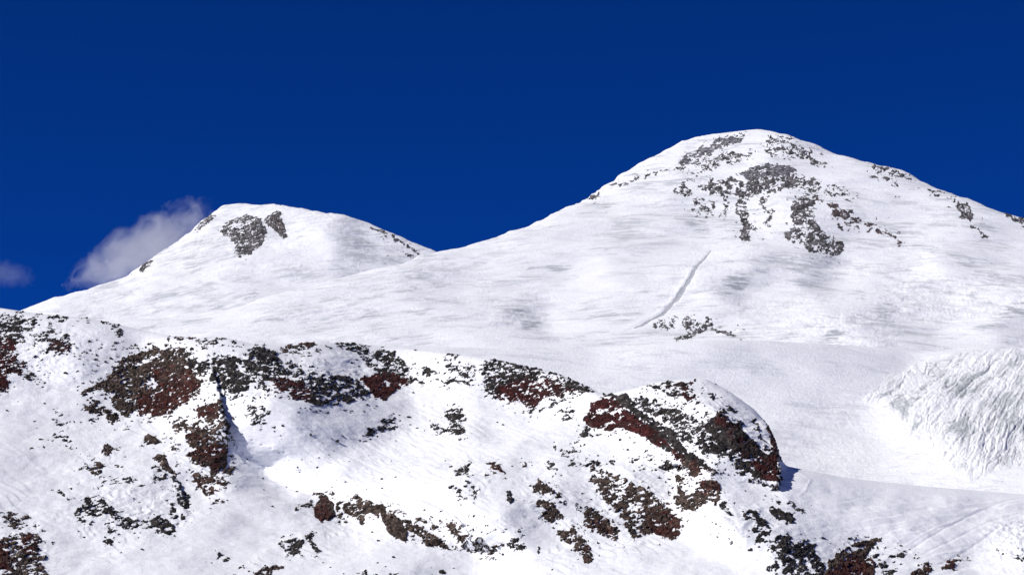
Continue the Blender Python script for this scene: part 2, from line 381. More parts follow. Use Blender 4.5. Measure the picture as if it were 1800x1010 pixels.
# ---- glacier plateau between
M_CREST = [(-170, 640), (300, 606), (440, 602), (600, 604), (800, 609), (880, 612), (950, 610), (1020, 607), (1100, 605), (1180, 601), (1270, 598), (1350, 599), (1450, 604), (1550, 610), (1640, 617), (1720, 613), (1800, 611), (1970, 612)]
M_ANCH = [(1500, 655, .05), (1560, 648, .1), (1350, 700, .45), (1560, 730, .95), (1620, 790, 1), (1250, 680, .3), (1400, 620, .05), (1490, 720, .5), (1380, 780, .45), (1500, 830, .7), (500, 608, .2), (700, 612, .25), (900, 625, .2), (1000, 625, .2), (1100, 640, .25), (1100, 612, .45), (1200, 615, .3), (1300, 620, .1), (1450, 625, .05), (1550, 640, .05), (1300, 680, .35),
          (1400, 650, .3), (1440, 700, .45), (1500, 690, .5), (1450, 780, .6), (1520, 800, .65), (1400, 740, .45), (1600, 790, .95), (1650, 840, 1), (1580, 830, .85), (1750, 850, 1), (1500, 700, .7),
          (1350, 640, .15), (1230, 650, .2), (1600, 700, .8), (1700, 680, .6), (1750, 780, .6), (1850, 850, 1), (1640, 650, .5), (1420, 820, .55)]
def disp_mid(P, U, V, s):
    x, y, z = P[..., 0], P[..., 1], P[..., 2]
    h = 2.5*fbm(x/160, y/110, z/50, 3, 0.5, 51)
    m = np.clip(0.5+1.0*vnoise(x/120, y/150, z/60, 8), 0.1, 1.3)*sstep(V-np.interp(U, s.U, s.cv), 3, 60)
    tex = np.exp(-((U-1480)/120)**2-((V-760)/90)**2)
    h = h + 0.8*m*fbm(x/45, y/26, (z+0.14*x)/7, 4, 0.6, 61) + 0.7*tex*fbm((x+0.3*z)/14, y/25, z/8, 3, 0.6, 62, ridged=True)
    return h
mid = Layer("glacier", None, M_CREST, 960, lambda u, v: 4250+(900-v)*3.9, relief(M_ANCH, 2.2, 28), 2.1, 1.9, SNOW_PLATEAU, disp_mid, round_m=25, round_px=6, back_slope=0.3)

# ---- near rocky slopes
N_CREST = [(-480, 560), (-170, 535), (0, 541), (60, 550), (150, 558), (200, 568), (250, 580), (300, 590), (350, 594), (400, 594), (440, 603), (500, 605), (560, 600), (620, 603), (700, 611), (745, 616), (800, 622), (860, 630),
           (920, 642), (980, 655), (1035, 680), (1060, 694), (1110, 684), (1150, 672), (1200, 666), (1240, 665), (1280, 686), (1325, 718), (1352, 748), (1364, 775), (1370, 800), (1380, 818), (1400, 822), (1440, 830), (1480, 838),
           (1600, 852), (1800, 868), (1970, 880), (2300, 905)]
N_ANCH = [(450, 795, .8), (490, 828, 1), (530, 852, 1), (590, 855, 1), (415, 815, 0), (445, 845, 0), (480, 868, 0), (525, 885, .1), (660, 745, .15), (610, 750, .2), (690, 800, .7), (740, 800, .85), (850, 800, .9), (330, 930, .3), (420, 980, .4), (160, 700, .5), (30, 900, .25), (560, 925, .3), (760, 990, .15), (1330, 910, .3), (1480, 960, .2), (1420, 880, .2), (1650, 920, .25),
          (60, 700, .45), (30, 730, .4), (100, 650, .6), (170, 620, .4), (200, 600, .35), (140, 740, .45), (60, 790, .3), (30, 850, .3), (150, 850, .35), (80, 900, .3), (250, 760, .5), (300, 740, .8), (350, 700, .95), (375, 690, 1),
          (240, 820, .4), (235, 880, .3), (290, 870, .2), (340, 900, .35), (375, 850, .6), (400, 930, .3), (450, 860, .2), (480, 900, .3), (300, 960, .3), (120, 960, .25), (200, 990, .4), (350, 990, .3), (500, 920, .4), (600, 960, .35),
          (620, 940, .6), (655, 915, 1), (700, 980, .3), (800, 990, .25), (440, 820, .25), (420, 770, .6), (430, 700, .8), (470, 760, .5), (520, 790, .5), (560, 740, .25), (600, 720, .2), (640, 740, .2), (560, 850, 1), (500, 830, .85),
          (650, 800, .55), (600, 780, .4), (660, 850, 1), (720, 780, .7), (700, 720, .2), (680, 712, .15), (750, 700, .55), (830, 700, .55), (850, 760, .5), (900, 740, .6), (880, 790, .9), (760, 830, 1), (800, 800, .95), (720, 860, 1),
          (950, 770, .7), (1000, 705, .9), (1000, 780, .7), (1080, 770, .95), (1150, 800, .95), (1180, 785, 1), (1050, 800, .75), (960, 800, .85), (850, 850, .45), (900, 840, .4), (920, 900, .25), (1000, 850, .4), (1010, 880, .25),
          (1000, 925, .6), (940, 940, .3), (850, 890, .6), (820, 930, .9), (880, 960, .8), (920, 1000, 1), (800, 890, .95), (960, 990, .6), (1050, 995, .55), (1100, 970, .6), (1140, 840, .35), (1160, 850, .2), (1200, 840, .9), (1230, 920, 1),
          (1260, 950, .9), (1200, 980, .45), (1280, 840, .25), (1320, 870, .25), (1350, 880, .35), (1250, 1000, .45), (1330, 980, .6), (1400, 830, .3), (1430, 850, .15), (1500, 870, .1), (1600, 880, .15), (1700, 890, .15), (1450, 910, .35),
          (1500, 925, .45), (1560, 950, .45), (1420, 940, .2), (1700, 940, .35), (1800, 880, .2), (1650, 960, .45), (1750, 980, .7), (1580, 1000, .45), (540, 640, .45), (590, 640, .2), (460, 600, .3), (420, 605, .4), (300, 620, .7),
          (380, 620, .5), (750, 630, .95), (770, 660, .95), (820, 640, .85), (1200, 720, .85), (1260, 690, .35), (1300, 710, .1), (1330, 745, .1), (1230, 740, .85), (900, 1040, .8), (200, 1060, .35), (700, 1060, .3), (1300, 1060, .5), (1700, 1060, .4)]
N_SCARPS = [  # polyline, how far the near side stands out, how softly it runs back, which side is the near one
    ([(362, 640), (380, 665), (388, 700), (394, 740), (398, 780), (396, 826)], [(0, 14), (.3, 34), (.5, 44), (.64, 30), (.76, 6), (1, 0)], 50, 1),
    ([(1350, 735), (1364, 770), (1369, 800), (1370, 825), (1364, 855)], 40, 60, 1),
    ([(300, 838), (316, 850), (328, 880), (330, 915)], [(0, 2), (.4, 13), (.7, 12), (1, 0)], 45, 1),
    ([(398, 776), (440, 822), (490, 852), (545, 872), (640, 868), (740, 880), (800, 905), (845, 965)], 9, 90, 1),
    ([(800, 824), (845, 815), (950, 814), (1070, 815), (1130, 818), (1200, 838)], 9, 80, 1),
]
ROCKY = [(60, 620, 110, 70, 1), (270, 670, 110, 60, .8), (360, 790, 60, 80, 1), (440, 660, 60, 40, 1), (590, 660, 110, 45, .9), (690, 640, 60, 40, 1), (800, 650, 60, 35, .8), (950, 670, 100, 45, 1), (790, 740, 50, 30, .5),
         (1130, 730, 110, 50, 1), (1220, 730, 90, 60, 1), (1310, 780, 60, 70, 1), (220, 890, 110, 60, 1), (40, 970, 60, 60, 1), (650, 910, 110, 45, .8), (790, 945, 50, 30, .8), (820, 850, 50, 40, .8), (960, 880, 50, 60, .7),
         (1010, 950, 50, 45, .7), (1110, 880, 90, 70, 1), (1230, 870, 50, 40, .9), (1310, 920, 60, 40, .9), (1400, 980, 70, 50, 1), (1510, 980, 70, 40, .8), (530, 960, 50, 25, .6), (170, 800, 60, 50, .5)]
def disp_near(P, U, V, s):
    x, y, z = P[..., 0], P[..., 1], P[..., 2]
    dc = V-np.interp(U, s.U, s.cv)
    h = 3.2*fbm(x/75, y/120, z/50, 4, 0.5, 71)*sstep(dc, -5, 30)
    # snow banked and hollowed among the rocks
    zone = 0
    for cu, cv2, ru, rv, a in ROCKY: zone = np.maximum(zone, a*np.exp(-((U-cu)/ru)**2-((V-cv2)/rv)**2))
    h = h + zone*sstep(dc, 0, 10)*(1.0*fbm((x+.3*z)/17, y/40, (z-.3*x)/11, 4, 0.55, 73, ridged=True))
    # lava ledges: short steep faces between sloping shelves
    w = (z + .35*x)/9.5 + 1.1*fbm(x/32, y/60, z/22, 3, .5, 76); f = w % 1.0
    h = h + zone*sstep(dc, 4, 16)*np.clip(.55+.9*vnoise(x/22, y/40, z/18, 77), 0, 1.2)*2.4*(np.where(f < .68, f/.68, (1-f)/.32)-.5)
    # crisp drift edges: one side steep, the other long
    w = z + 0.55*x*np.where(U < 1250, 1, -.25) + 9*fbm(x/60, y/90, z/60, 2, .5, 74)
    saw = (w/13) % 1.0; patch = np.clip(vnoise(x/70, y/100, z/40, 75)*2.2-.15, 0, 1)
    h = h + 0.8*patch*np.where(saw < .82, saw/.82, (1-saw)/.18)*sstep(dc, 5, 30)
    # bowl floor: avalanche-worn, drawn out down the fall line
    bowl = np.exp(-((U-640)/170)**2-((V-790)/75)**2) + np.exp(-((U-860)/60)**2-((V-950)/45)**2) + .5*np.exp(-((U-900)/150)**2-((V-760)/40)**2)
    p = (z+0.62*x); q = (x-0.6*z)
    h = h + 0.9*bowl*fbm(q/26, y/80, p/4.5, 4, 0.62, 81)
    m = np.clip(0.35+0.9*vnoise(x/60, y/90, z/50, 9), 0.0, 1.0)
    h = h + 0.30*m*fbm(x/26, y/30, z/9, 3, 0.55, 91)
    # wind drifts on the right-hand shelf and the left slope
    shelf = sstep(U, 1400, 1550)*sstep(V, 860, 900)
    h = h + (0.8*shelf + 0.7*sstep(-U, -220, -80)*sstep(V, 690, 760))*fbm(x/70, y/60, (z-0.15*x*np.where(U > 1200, 1, -1))/10, 3, 0.55, 101)
    # ski lines and small drift edges on the shelf
    for pts, dep, wd in (([(1530, 1003), (1600, 965), (1700, 905), (1770, 880), (1860, 868)], -1.3, 2.4), ([(1600, 985), (1680, 945), (1740, 915), (1860, 885)], -1.1, 2.2), ([(1640, 1000), (1700, 965), (1760, 925), (1860, 905)], -1.4, 3.0),
                         ([(1560, 975), (1640, 930), (1720, 895), (1860, 862)], .8, 2.2), ([(1455, 880), (1520, 884), (1600, 883), (1660, 884), (1690, 890), (1760, 880), (1800, 876)], .7, 2.2), ([(1480, 895), (1530, 912), (1560, 925), (1600, 928), (1640, 915)], .6, 2.5),
                         ([(1395, 822), (1425, 842), (1415, 862), (1400, 872)], .9, 2.5), ([(0, 770), (40, 800), (80, 826), (60, 834), (0, 822)], .9, 3), ([(0, 850), (30, 862), (70, 880)], .9, 3), ([(410, 790), (560, 830)], 0, 3), ([(480, 700), (560, 740), (640, 790)], .9, 3), ([(440, 720), (520, 765), (600, 815)], .7, 3)):
        dd, sg_, pr_ = line_dist(U, V, pts); h = h + dep*.6*np.exp(-(dd/wd)**2)*sstep(pr_, 0, .12)*sstep(1-pr_, 0, .12)
    # churned ice in the lower right corner
    ice = np.exp(-((U-1830)/75)**2-((V-955)/42)**2)
    h = h + 3.2*ice*fbm(x/9, y/20, z/8, 4, 0.6, 111, ridged=True)
    # snow heaped and hollowed among the rocks
    return h
near = Layer("terrain", None, N_CREST, 1150, lambda u, v: 3200+(1010-v)*2.4, relief(N_ANCH, 2.4, 18), 1.65, 1.45, SNOW_NEAR, disp_near, N_SCARPS, round_m=22, round_px=5, back_slope=0.35)

# ---- valley floor under and around everything
gm, gt, gb = new_mat("valley_snow")
gn = noise(gt, world_pos(gt, 1, 1, 1), 0.004, 8, 0.6)
gt.links.new(ramp(gt, gn, [(0.35, (0.42, 0.42, 0.42)), (0.5, (0.82, 0.83, 0.86))]), gb.inputs['Base Color']); gb.inputs['Roughness'].default_value = 0.85
gx = np.linspace(-60000, 60000, 81)
GX, GY = np.meshgrid(gx, gx)
GZ = -70 + 22*fbm(GX/5200, GY/5200, GX*0, 4, 0.5, 201)
g_o = link("ground", np_mesh("ground", np.stack([GX, GY, GZ], -1).reshape(-1, 3), grid_quads(81, 81)[:, ::-1], gm)); tag(g_o, kind='structure')
# foot slope joining the near terrain to the valley floor
c0 = near.P[-1]; rows = [c0]
for k in range(1, 15):
    f = k/14; q = c0.copy(); q[:, 1] = c0[:, 1]-f*1500; q[:, 2] = c0[:, 2]*(1-f)**1.4 + (-95)*(1-(1-f)**1.4)
    rows.append(q)
A = np.array(rows)
fo = link("foothill", np_mesh("foothill", A.reshape(-1, 3), grid_quads(*A.shape[:2]), SNOW_NEAR)); tag(fo, kind='structure')

#@@ROCKS
# ------------------------------------------------------------------ rock outcrops
# an outcrop is a craggy body that breaks through the snow sheet; pieces of it that show apart are parts of their own
def field(prims, U, V, halo=.40):
    g = np.full(U.shape, -1.0)
    for pr in prims:
        k = pr[0]
        if k == 'p': _, pts, s, soft = pr; sd_ = poly_sdf(U, V, pts)
        elif k == 'e':
            _, cx, cy, rx, ry, ang, s, soft = pr; c, si = math.cos(R(ang)), math.sin(R(ang))
            a = ((U-cx)*c+(V-cy)*si)/rx; b = (-(U-cx)*si+(V-cy)*c)/ry
            rr = np.sqrt(a*a+b*b); sd_ = (1-rr)*min(rx, ry)
        else: _, pts, w, s, soft = pr; sd_ = w - line_dist(U, V, pts)[0]
        t = sstep(sd_, -soft*0.5, soft*0.5); tail = -1 + halo*sstep(sd_, -15, -soft*0.3)
        val = tail + (s-tail)*t
        g = np.maximum(g, val)
    return g
def P_(*pts, s=.35, soft=6): return ('p', pts, s, soft)
def E_(cx, cy, rx, ry, ang=0, s=.6, soft=4): return ('e', cx, cy, rx, ry, ang, s, soft)
def L_(*pts, w=4, s=.3, soft=4): return ('l', pts, w, s, soft)

PIECES = 0
def bbox(prims):
    xs, ys = [], []
    for pr in prims:
        if pr[0] == 'e': r = max(pr[2+1], pr[4]); xs += [pr[1]-r, pr[1]+r]; ys += [pr[2]-r, pr[2]+r]
        else:
            w = pr[2] if pr[0] == 'l' else 0
            for p in pr[1]: xs += [p[0]-w, p[0]+w]; ys += [p[1]-w, p[1]+w]
    return min(xs)-15, max(xs)+15, min(ys)-13, max(ys)+13
def outcrop(layer, label, prims, red=(), holes=(), mat=None, step=0.85, scale=1.0, amp=5.0, seed=0, cat='rock outcrop', nscale=0.75, tilt=0.35, name='rock_outcrop', contrast=1.0, bias=.06, ledge=.8, relief_h=1.25, solid=0.0, halo=.40, warp=4.5, vert=1.0):
    """scale: metres per photo pixel at the outcrop"""
    global PIECES
    mat = mat or ROCK
    x0, x1, y0, y1 = bbox(prims)
    u = np.arange(x0, x1, step); v = np.arange(y0, y1, step)
    U, V = np.meshgrid(u, v)
    crest = np.interp(U, layer.U, layer.cv)
    Vc = np.maximum(V, crest+0.3)
    P, Nn = layer.at(U, Vc)
    wx = warp*fbm(U/13, V/13, U*0, 3, .7, 301+seed); wy = warp*fbm(U/13, V/13, U*0+9, 3, .7, 302+seed)
    g = field(prims, U+wx, V+wy, halo)
    g = g + solid*sstep(g, -.55, .05)
    for hpr in holes:
        hf = field([hpr], U+wx, V+wy); g = np.minimum(g, -hf-0.1)
    x, y, z = P[..., 0]/scale, P[..., 1]/scale, P[..., 2]/scale
    k = nscale
    jx = 1.7*k*fbm(x/4.5, y/12, z/4.5, 2, .7, 351); jz = 1.7*k*fbm(x/4.5+50, y/12, z/4.5, 2, .7, 352)
    x = x + jx; z = z + jz                                         # broken, angular edges rather than rounded ones
    xs = x + tilt*z; zs = z - tilt*x
    n = 1.3*fbm(xs/(13*k), y/50, zs/(6.5*k*vert), 5, 0.78, 400+seed) + 0.12*vnoise(x/1.8, y/6, z/1.8, 77)
    fl = fbm((x+0.5*z)/(11*k), y/40, (z-0.5*x)/(3.4*k*vert**.5), 3, 0.7, 450+seed) + 0.25*vnoise(x/2, y/5, z/2, 78)
    g = np.where(g > 0.3, 0.3+(g-0.3)*0.95, g)
    occ = g*1.2 + bias + n*contrast + ledge*np.clip((0.86-Nn[..., 2])*1.7, -.45, .6)      # bare on the steep faces, snow on the ledges
    occ = occ - 2.6*np.clip(fl-0.22, 0, 1)*contrast              # snow lying on the ledges
    crag = fbm(xs/11, y/20, zs/6, 4, 0.6, 500+seed, ridged=True)
    wb, wc, wt = worley(xs/8.5 + .2*y/30, zs/6.0, 520+seed); wb2, wc2, wt2 = worley(xs/3.6, zs/3.0 + y/25, 530+seed)
    big = vnoise(xs/26, y/50, zs/17, 535+seed)
    blocks = 1.25*wb - 1.3*wc + .5*wb2 - .3*wc2 + .5*big
    tonev = np.clip(0.55 + .75*wt + .35*(wt2-.5) - .35*wc, .25, 1.5)
    fine = fbm(x/2.4, y/4, z/2.4, 2, 0.6, 600+seed)
    inside = np.clip(occ, -0.35, 0.75)
    h = scale*(0.5*amp*np.clip(occ, -.3, .45) + np.clip(occ*3, 0, 1)*(0.4*crag + 0.25*fine + relief_h*blocks)*np.clip(0.1+inside, 0, .8) + 0.3)
    h = np.where(occ > 0.02, np.maximum(h, .22*scale), h)
    h = np.where(occ < 0, np.minimum(h, -0.3*scale + 4*occ), h)
    h = np.where(V < crest-0.1, -1.0, h)                         # nothing stands above the crest line but by its own height
    up = np.array([0, 0, 1.0]); dirn = Nn*0.75 + up*0.25
    Q = P + dirn*h[..., None]
    redf = np.zeros(U.shape)
    if red:
        rg = field(list(red), U+wx*1.4, V+wy*1.4); redf = 0.92*np.clip(0.42+rg*0.6+ .28*n*0 + .75*fbm(x/14, y/30, z/8, 3, .7, 360), 0, 1)*(rg > -0.98)
    vis = (occ > 0) & (V > crest-0.05)
    nr, nc = vis.shape
    lab = np.zeros(vis.shape, np.int32); sizes = []
    idx = set(map(tuple, np.argwhere(vis))); cur = 0
    while idx:
        st = [idx.pop()]; cur += 1; cells = [st[0]]
        while st:
            r, c = st.pop()
            for a, b in ((r-1, c), (r+1, c), (r, c-1), (r, c+1)):
                if (a, b) in idx: idx.remove((a, b)); st.append((a, b)); cells.append((a, b))
        ca = np.array(cells); ext = (ca.max(0)-ca.min(0)+1)*step
        if len(cells) < 3: cur -= 1; continue
        lab[ca[:, 0], ca[:, 1]] = cur
        sizes.append((max(ext), len(cells)*step*step))
    if not sizes: return None
    for _ in range(2):
        big = np.pad(lab, 1)
        nb = np.max([big[a:a+nr, b:b+nc] for a in (0, 1, 2) for b in (0, 1, 2)], 0)
        lab = np.where(lab > 0, lab, nb)
    q = grid_quads(nr, nc); fl = lab.ravel()[q]
    ok = (fl > 0).all(1); q = q[ok]; ql = fl[ok].max(1)
    cu, cv_ = (x0+x1)/2, (y0+y1)/2
    base, _ = layer.at(np.array(cu), np.array(max(cv_, np.interp(cu, layer.U, layer.cv)+1)))
    root = bpy.data.objects.new(name, None); col.objects.link(root); root.location = base
    root.empty_display_size = 20
    tag(root, label, cat, None, 'thing')
    order = sorted(range(len(sizes)), key=lambda i: -sizes[i][0])
    bigs = [i+1 for i in order if sizes[i][0] >= 10 and sizes[i][1] >= 22][:60]
    if not bigs: bigs = [order[0]+1]
    Qf = Q.reshape(-1, 3) - base; rf = redf.ravel(); tf = tonev.ravel()
    def emit(nm, mask):
        global PIECES
        qq = q[mask]
        if not len(qq): return
        us, inv = np.unique(qq, return_inverse=True)
        me = np_mesh(nm, Qf[us], inv.reshape(qq.shape), mat, True, {'redness': rf[us], 'tone': tf[us]})
        o = link(nm, me, root); PIECES += 1; return o
    for b in bigs: emit('rock_face' if sizes[b-1][0] > 45 else 'rock', ql == b)
    rest = ~np.isin(ql, bigs)
    o = emit('rubble', rest)
    if o: o['kind'] = 'stuff'
    return root

#@@OUTCROPS
o = outcrop
# -- left edge
o(near, "mottled red and black rock slope on the left edge below the snow crest",
  [P_((-20, 560), (40, 550), (66, 560), (60, 575), (30, 600), (28, 635), (12, 690), (-20, 695), s=.18, soft=10), P_((-20, 578), (14, 585), (26, 600), (24, 625), (-20, 640), s=.5), P_((-20, 630), (14, 640), (14, 680), (2, 690), (-20, 692), s=.7)],
  red=[P_((-20, 600), (28, 600), (20, 640), (14, 690), (-20, 695), s=.9)], seed=1)
o(near, "scattered dark red rocks just right of the left edge, under the snow crest",
  [P_((55, 590), (85, 572), (108, 585), (128, 606), (120, 624), (78, 624), (92, 606), (60, 604), s=.12, soft=8), P_((92, 598), (108, 600), (124, 608), (118, 622), (98, 620), s=.45)], red=[E_(108, 612, 16, 10, s=.3)], seed=2)
o(near, "low band of dark rubble below the scattered red rocks at far left",
  [P_((20, 640), (38, 636), (50, 650), (78, 662), (76, 673), (52, 668), (30, 662), s=.12, soft=6), E_(30, 650, 9, 8, 0, .5)], red=[E_(30, 650, 12, 11, s=.6)], seed=3)
o(near, "thin line of dark rocks along the snow crest at upper left", [L_((62, 556), (85, 554), (112, 558), w=4, s=.1), L_((138, 559), (168, 562), w=3, s=-.05), E_(105, 563, 6, 3)], seed=4)
o(near, "small dark rocks stepping down from the crest above the brown massif", [L_((180, 567), (208, 571), w=3, s=.35), L_((196, 574), (205, 582), (214, 588), w=4, s=.1)], seed=5)
o(near, "low reddish rock rim on the skyline ridge above the big brown massif", [L_((298, 593), (318, 589), (338, 594), (362, 602), w=4, s=.4), L_((366, 604), (385, 597), (404, 592), (409, 600), w=4, s=.3)], red=[E_(325, 595, 22, 8, s=.3)], seed=6)
# -- big left massif
o(near, "big brown and red rock massif with snow streaks, left of the black cliff",
  [P_((150, 692), (200, 655), (212, 636), (240, 620), (270, 612), (324, 613), (322, 628), (336, 648), (350, 668), (346, 690), (336, 708), (312, 714), (300, 730), (248, 733), (240, 722), (228, 730), (208, 732), (196, 705), (205, 690), (178, 688), s=.75, soft=6),
   P_((144, 712), (165, 706), (185, 716), (205, 735), (198, 742), (175, 730), (150, 722), s=.35, soft=5)],
  red=[P_((236, 705), (262, 690), (290, 670), (335, 650), (356, 690), (310, 716), (286, 735), (246, 733), s=.9, soft=14), P_((262, 650), (300, 640), (318, 668), (290, 690), (262, 680), s=.2, soft=12)],
  holes=[P_((254, 678), (264, 662), (276, 676), (268, 684), (256, 684), s=.5, soft=4), L_((246, 643), (262, 632), (278, 626), w=2.5, s=.4, soft=3), P_((318, 640), (346, 652), (358, 660), (340, 657), (326, 652), s=.4, soft=3), L_((214, 674), (240, 676), w=2, s=.1, soft=3), L_((270, 692), (286, 684), w=2, s=.2, soft=2)],
  mat=ROCK_BROWN, amp=9, seed=7, contrast=1.3)
o(near, "black jagged cliff in shade on the ridge between the brown massif and the snow bowl",
  [P_((322, 622), (345, 632), (368, 634), (366, 650), (350, 654), (330, 642), s=.5), P_((372, 634), (392, 622), (415, 632), (445, 614), (475, 618), (497, 640), (506, 660), (480, 662), (455, 652), (446, 672), (432, 684), (405, 692), (385, 680), (374, 662), s=.75, soft=6), P_((440, 655), (470, 655), (490, 668), (450, 668), s=.2), P_((494, 640), (520, 640), (545, 655), (540, 668), (505, 660), s=-.1)],
  holes=[L_((418, 640), (428, 652), (440, 656), w=3, s=.3, soft=3), L_((446, 628), (462, 640), (486, 648), w=2.2, s=.2, soft=3), L_((384, 652), (402, 660), w=2, s=.2, soft=3), P_((425, 612), (444, 612), (436, 634), (424, 632), s=.3, soft=4)], amp=9, seed=8, contrast=1.35)
o(near, "dark red tower of layered rock with a blue shadow on its right",
  [P_((342, 722), (378, 706), (387, 716), (384, 734), (366, 744), (350, 730), s=.7), P_((324, 768), (345, 755), (372, 752), (392, 738), (398, 780), (397, 822), (374, 829), (340, 814), (323, 802), (342, 788), (328, 776), s=.55, soft=6), L_((386, 706), (391, 740), (395, 780), (394, 822), w=5, s=.6), P_((300, 742), (330, 736), (372, 746), (385, 765), (340, 762), (312, 760), s=-.12, soft=8)],
  red=[P_((330, 790), (380, 780), (392, 800), (380, 825), (340, 815), s=.6, soft=8), E_(365, 724, 20, 16, s=.3), E_(340, 772, 16, 10, s=.1)], mat=ROCK_BROWN, amp=9, seed=9)
o(near, "broken dark red rocks at the foot of the layered rock tower", [P_((340, 834), (372, 832), (405, 848), (400, 854), (378, 850), (384, 862), (366, 870), (344, 858), s=.42, soft=5), L_((370, 876), (392, 880), w=3, s=.1), E_(405, 826, 5, 6)], red=[E_(365, 850, 25, 14, s=.1)], mat=ROCK_BROWN, seed=10)
o(near, "small clump of brown rocks on the left snow slope above the rounded snow dome", [P_((184, 783), (199, 781), (202, 790), (192, 802), (180, 806), (176, 800), s=.55, soft=4), P_((148, 826), (168, 817), (184, 816), (182, 826), (178, 838), (162, 836), s=.35, soft=4), E_(206, 791, 4, 2.5), E_(166, 808, 5, 2.5), E_(199, 811, 3, 2), E_(207, 819, 4, 2)], mat=ROCK_BROWN, seed=11)
o(near, "flat brown rock lying alone between the left slope and the rock tower", [E_(266, 772, 14, 7, 5, .8), E_(286, 769, 5, 3), E_(304, 786, 5, 3)], mat=ROCK_BROWN, seed=12)
o(near, "tapering brown rock below the lone flat rock, with dark chips under it", [P_((269, 802), (280, 795), (290, 803), (296, 814), (310, 834), (300, 832), (286, 820), (273, 810), s=.7, soft=4), P_((267, 822), (282, 820), (296, 840), (286, 846), (270, 842), s=.0, soft=5)], mat=ROCK_BROWN, seed=13)
o(near, "sparse dark specks of rock on the smooth left slope under the massif's left lobe", [P_((90, 738), (112, 728), (130, 732), (120, 742), (98, 745), s=-.22, soft=6), P_((95, 762), (110, 762), (128, 780), (132, 796), (118, 786), (98, 776), s=-.12, soft=5), E_(100, 768, 6, 4), L_((70, 780), (76, 786), w=3, s=.1)], seed=14)
o(near, "small black rock alone on the snow at far left", [E_(104, 866, 11, 5, 12, .7)], seed=15, name='rock_outcrop')
o(near, "ragged black rocks sweeping down below the rounded snow dome, lower left",
  [P_((128, 905), (150, 872), (170, 868), (188, 880), (200, 896), (226, 908), (243, 918), (242, 930), (224, 936), (206, 920), (186, 902), (168, 906), (150, 917), (134, 910), s=.25, soft=6), L_((163, 864), (180, 850), (212, 844), (242, 846), w=4, s=-.02), P_((190, 925), (202, 932), (196, 940), s=.2)], seed=16)
o(near, "black rock block under the right side of the rounded snow dome, lower left", [P_((261, 912), (274, 904), (292, 908), (306, 922), (308, 934), (298, 937), (282, 928), (266, 922), s=.75, soft=4), L_((250, 912), (262, 926), (272, 932), w=3, s=.1)], seed=17)
o(near, "dark shaded rock edge on the right side of the rounded snow dome, lower left", [P_((304, 838), (314, 844), (330, 868), (336, 884), (330, 897), (318, 890), (308, 866), s=.4, soft=4), P_((300, 885), (310, 890), (306, 908), (298, 902), s=.3), P_((316, 903), (324, 905), (332, 918), (320, 916), s=.5)], seed=18)
o(near, "single dark rock below the rounded snow dome, lower left", [P_((182, 944), (194, 944), (203, 958), (194, 961), s=.7, soft=3)], seed=19)
o(near, "short black rock sliver on open snow, bottom left of the middle", [L_((383, 976), (391, 977), (398, 983), (404, 983), w=2.2, s=.6, soft=3)], seed=20)
o(near, "red and black crag filling the bottom left corner",
  [P_((-20, 945), (8, 938), (40, 934), (66, 938), (72, 952), (62, 970), (84, 975), (66, 985), (78, 1004), (80, 1040), (-20, 1040), s=.38, soft=7), P_((-20, 965), (16, 962), (18, 985), (10, 1000), (-20, 1030), s=.8), P_((5, 905), (30, 900), (64, 914), (60, 924), (30, 922), (8, 918), s=-.12, soft=6)],
  red=[E_(48, 956, 16, 14, s=.7), E_(2, 980, 16, 26, s=.9)], mat=ROCK_BROWN, amp=7, seed=21)
# -- centre rim
o(near, "flat reddish rock cap on the crest in the middle of the ridge", [E_(540, 602, 15, 6, 0, .8), L_((496, 614), (512, 608), (522, 609), w=3.5, s=.5), P_((500, 616), (540, 610), (572, 616), (560, 622), (520, 622), s=-.1, soft=5)], red=[E_(538, 604, 14, 5, s=.2)], mat=ROCK_BROWN, seed=22)
o(near, "mottled black rocks fanning down from the crest above the red wedge",
  [P_((570, 600), (590, 596), (612, 598), (642, 604), (655, 618), (690, 615), (700, 632), (722, 642), (722, 656), (700, 662), (668, 660), (640, 642), (622, 622), (592, 610), s=.20, soft=8), P_((676, 620), (694, 618), (697, 632), (680, 634), s=.5)], seed=23, nscale=.8)
o(near, "smooth red wedge of scree pointing down below the mottled black rocks", [P_((634, 668), (650, 658), (682, 655), (708, 662), (712, 670), (700, 682), (688, 694), (678, 701), (662, 694), (650, 682), s=1.25, soft=5), L_((712, 668), (730, 668), (746, 671), w=3, s=.4)], red=[P_((630, 660), (715, 655), (715, 680), (680, 705), (640, 690), s=1)], holes=[L_((673, 671), (685, 677), w=2, s=.2, soft=2)], seed=24, amp=5, contrast=.55)
o(near, "red rock strip along the lower edge of the ridge, right of the black cliff", [P_((476, 664), (492, 660), (512, 668), (532, 672), (548, 684), (552, 700), (544, 711), (522, 702), (504, 690), (486, 680), s=.6, soft=5), L_((456, 674), (478, 686), (494, 694), w=3, s=.3)], red=[P_((470, 655), (550, 680), (555, 712), (480, 690), s=.9)], seed=25)
o(near, "dark band of jagged rocks between the red strip and the red wedge",
  [P_((540, 662), (560, 662), (590, 660), (612, 664), (634, 666), (640, 680), (650, 694), (636, 702), (600, 706), (570, 712), (548, 713), (546, 690), s=.4, soft=7), P_((545, 662), (580, 655), (580, 668), (540, 668), s=0), P_((512, 668), (532, 664), (536, 676), (520, 676), s=.4)],
  holes=[E_(583, 694, 9, 7, -20, .3, 4), E_(612, 686, 12, 5, -25, .3, 3)], seed=26, amp=7)
o(near, "dark rounded rock on the bright snow right of the red wedge", [E_(749, 651, 8, 6, 10, .75), L_((758, 652), (752, 662), w=2.5, s=.3)], seed=27)
o(near, "tiny rock on the crest line above the rounded dark rock", [E_(738, 613, 7, 3, 0, .6)], seed=28)
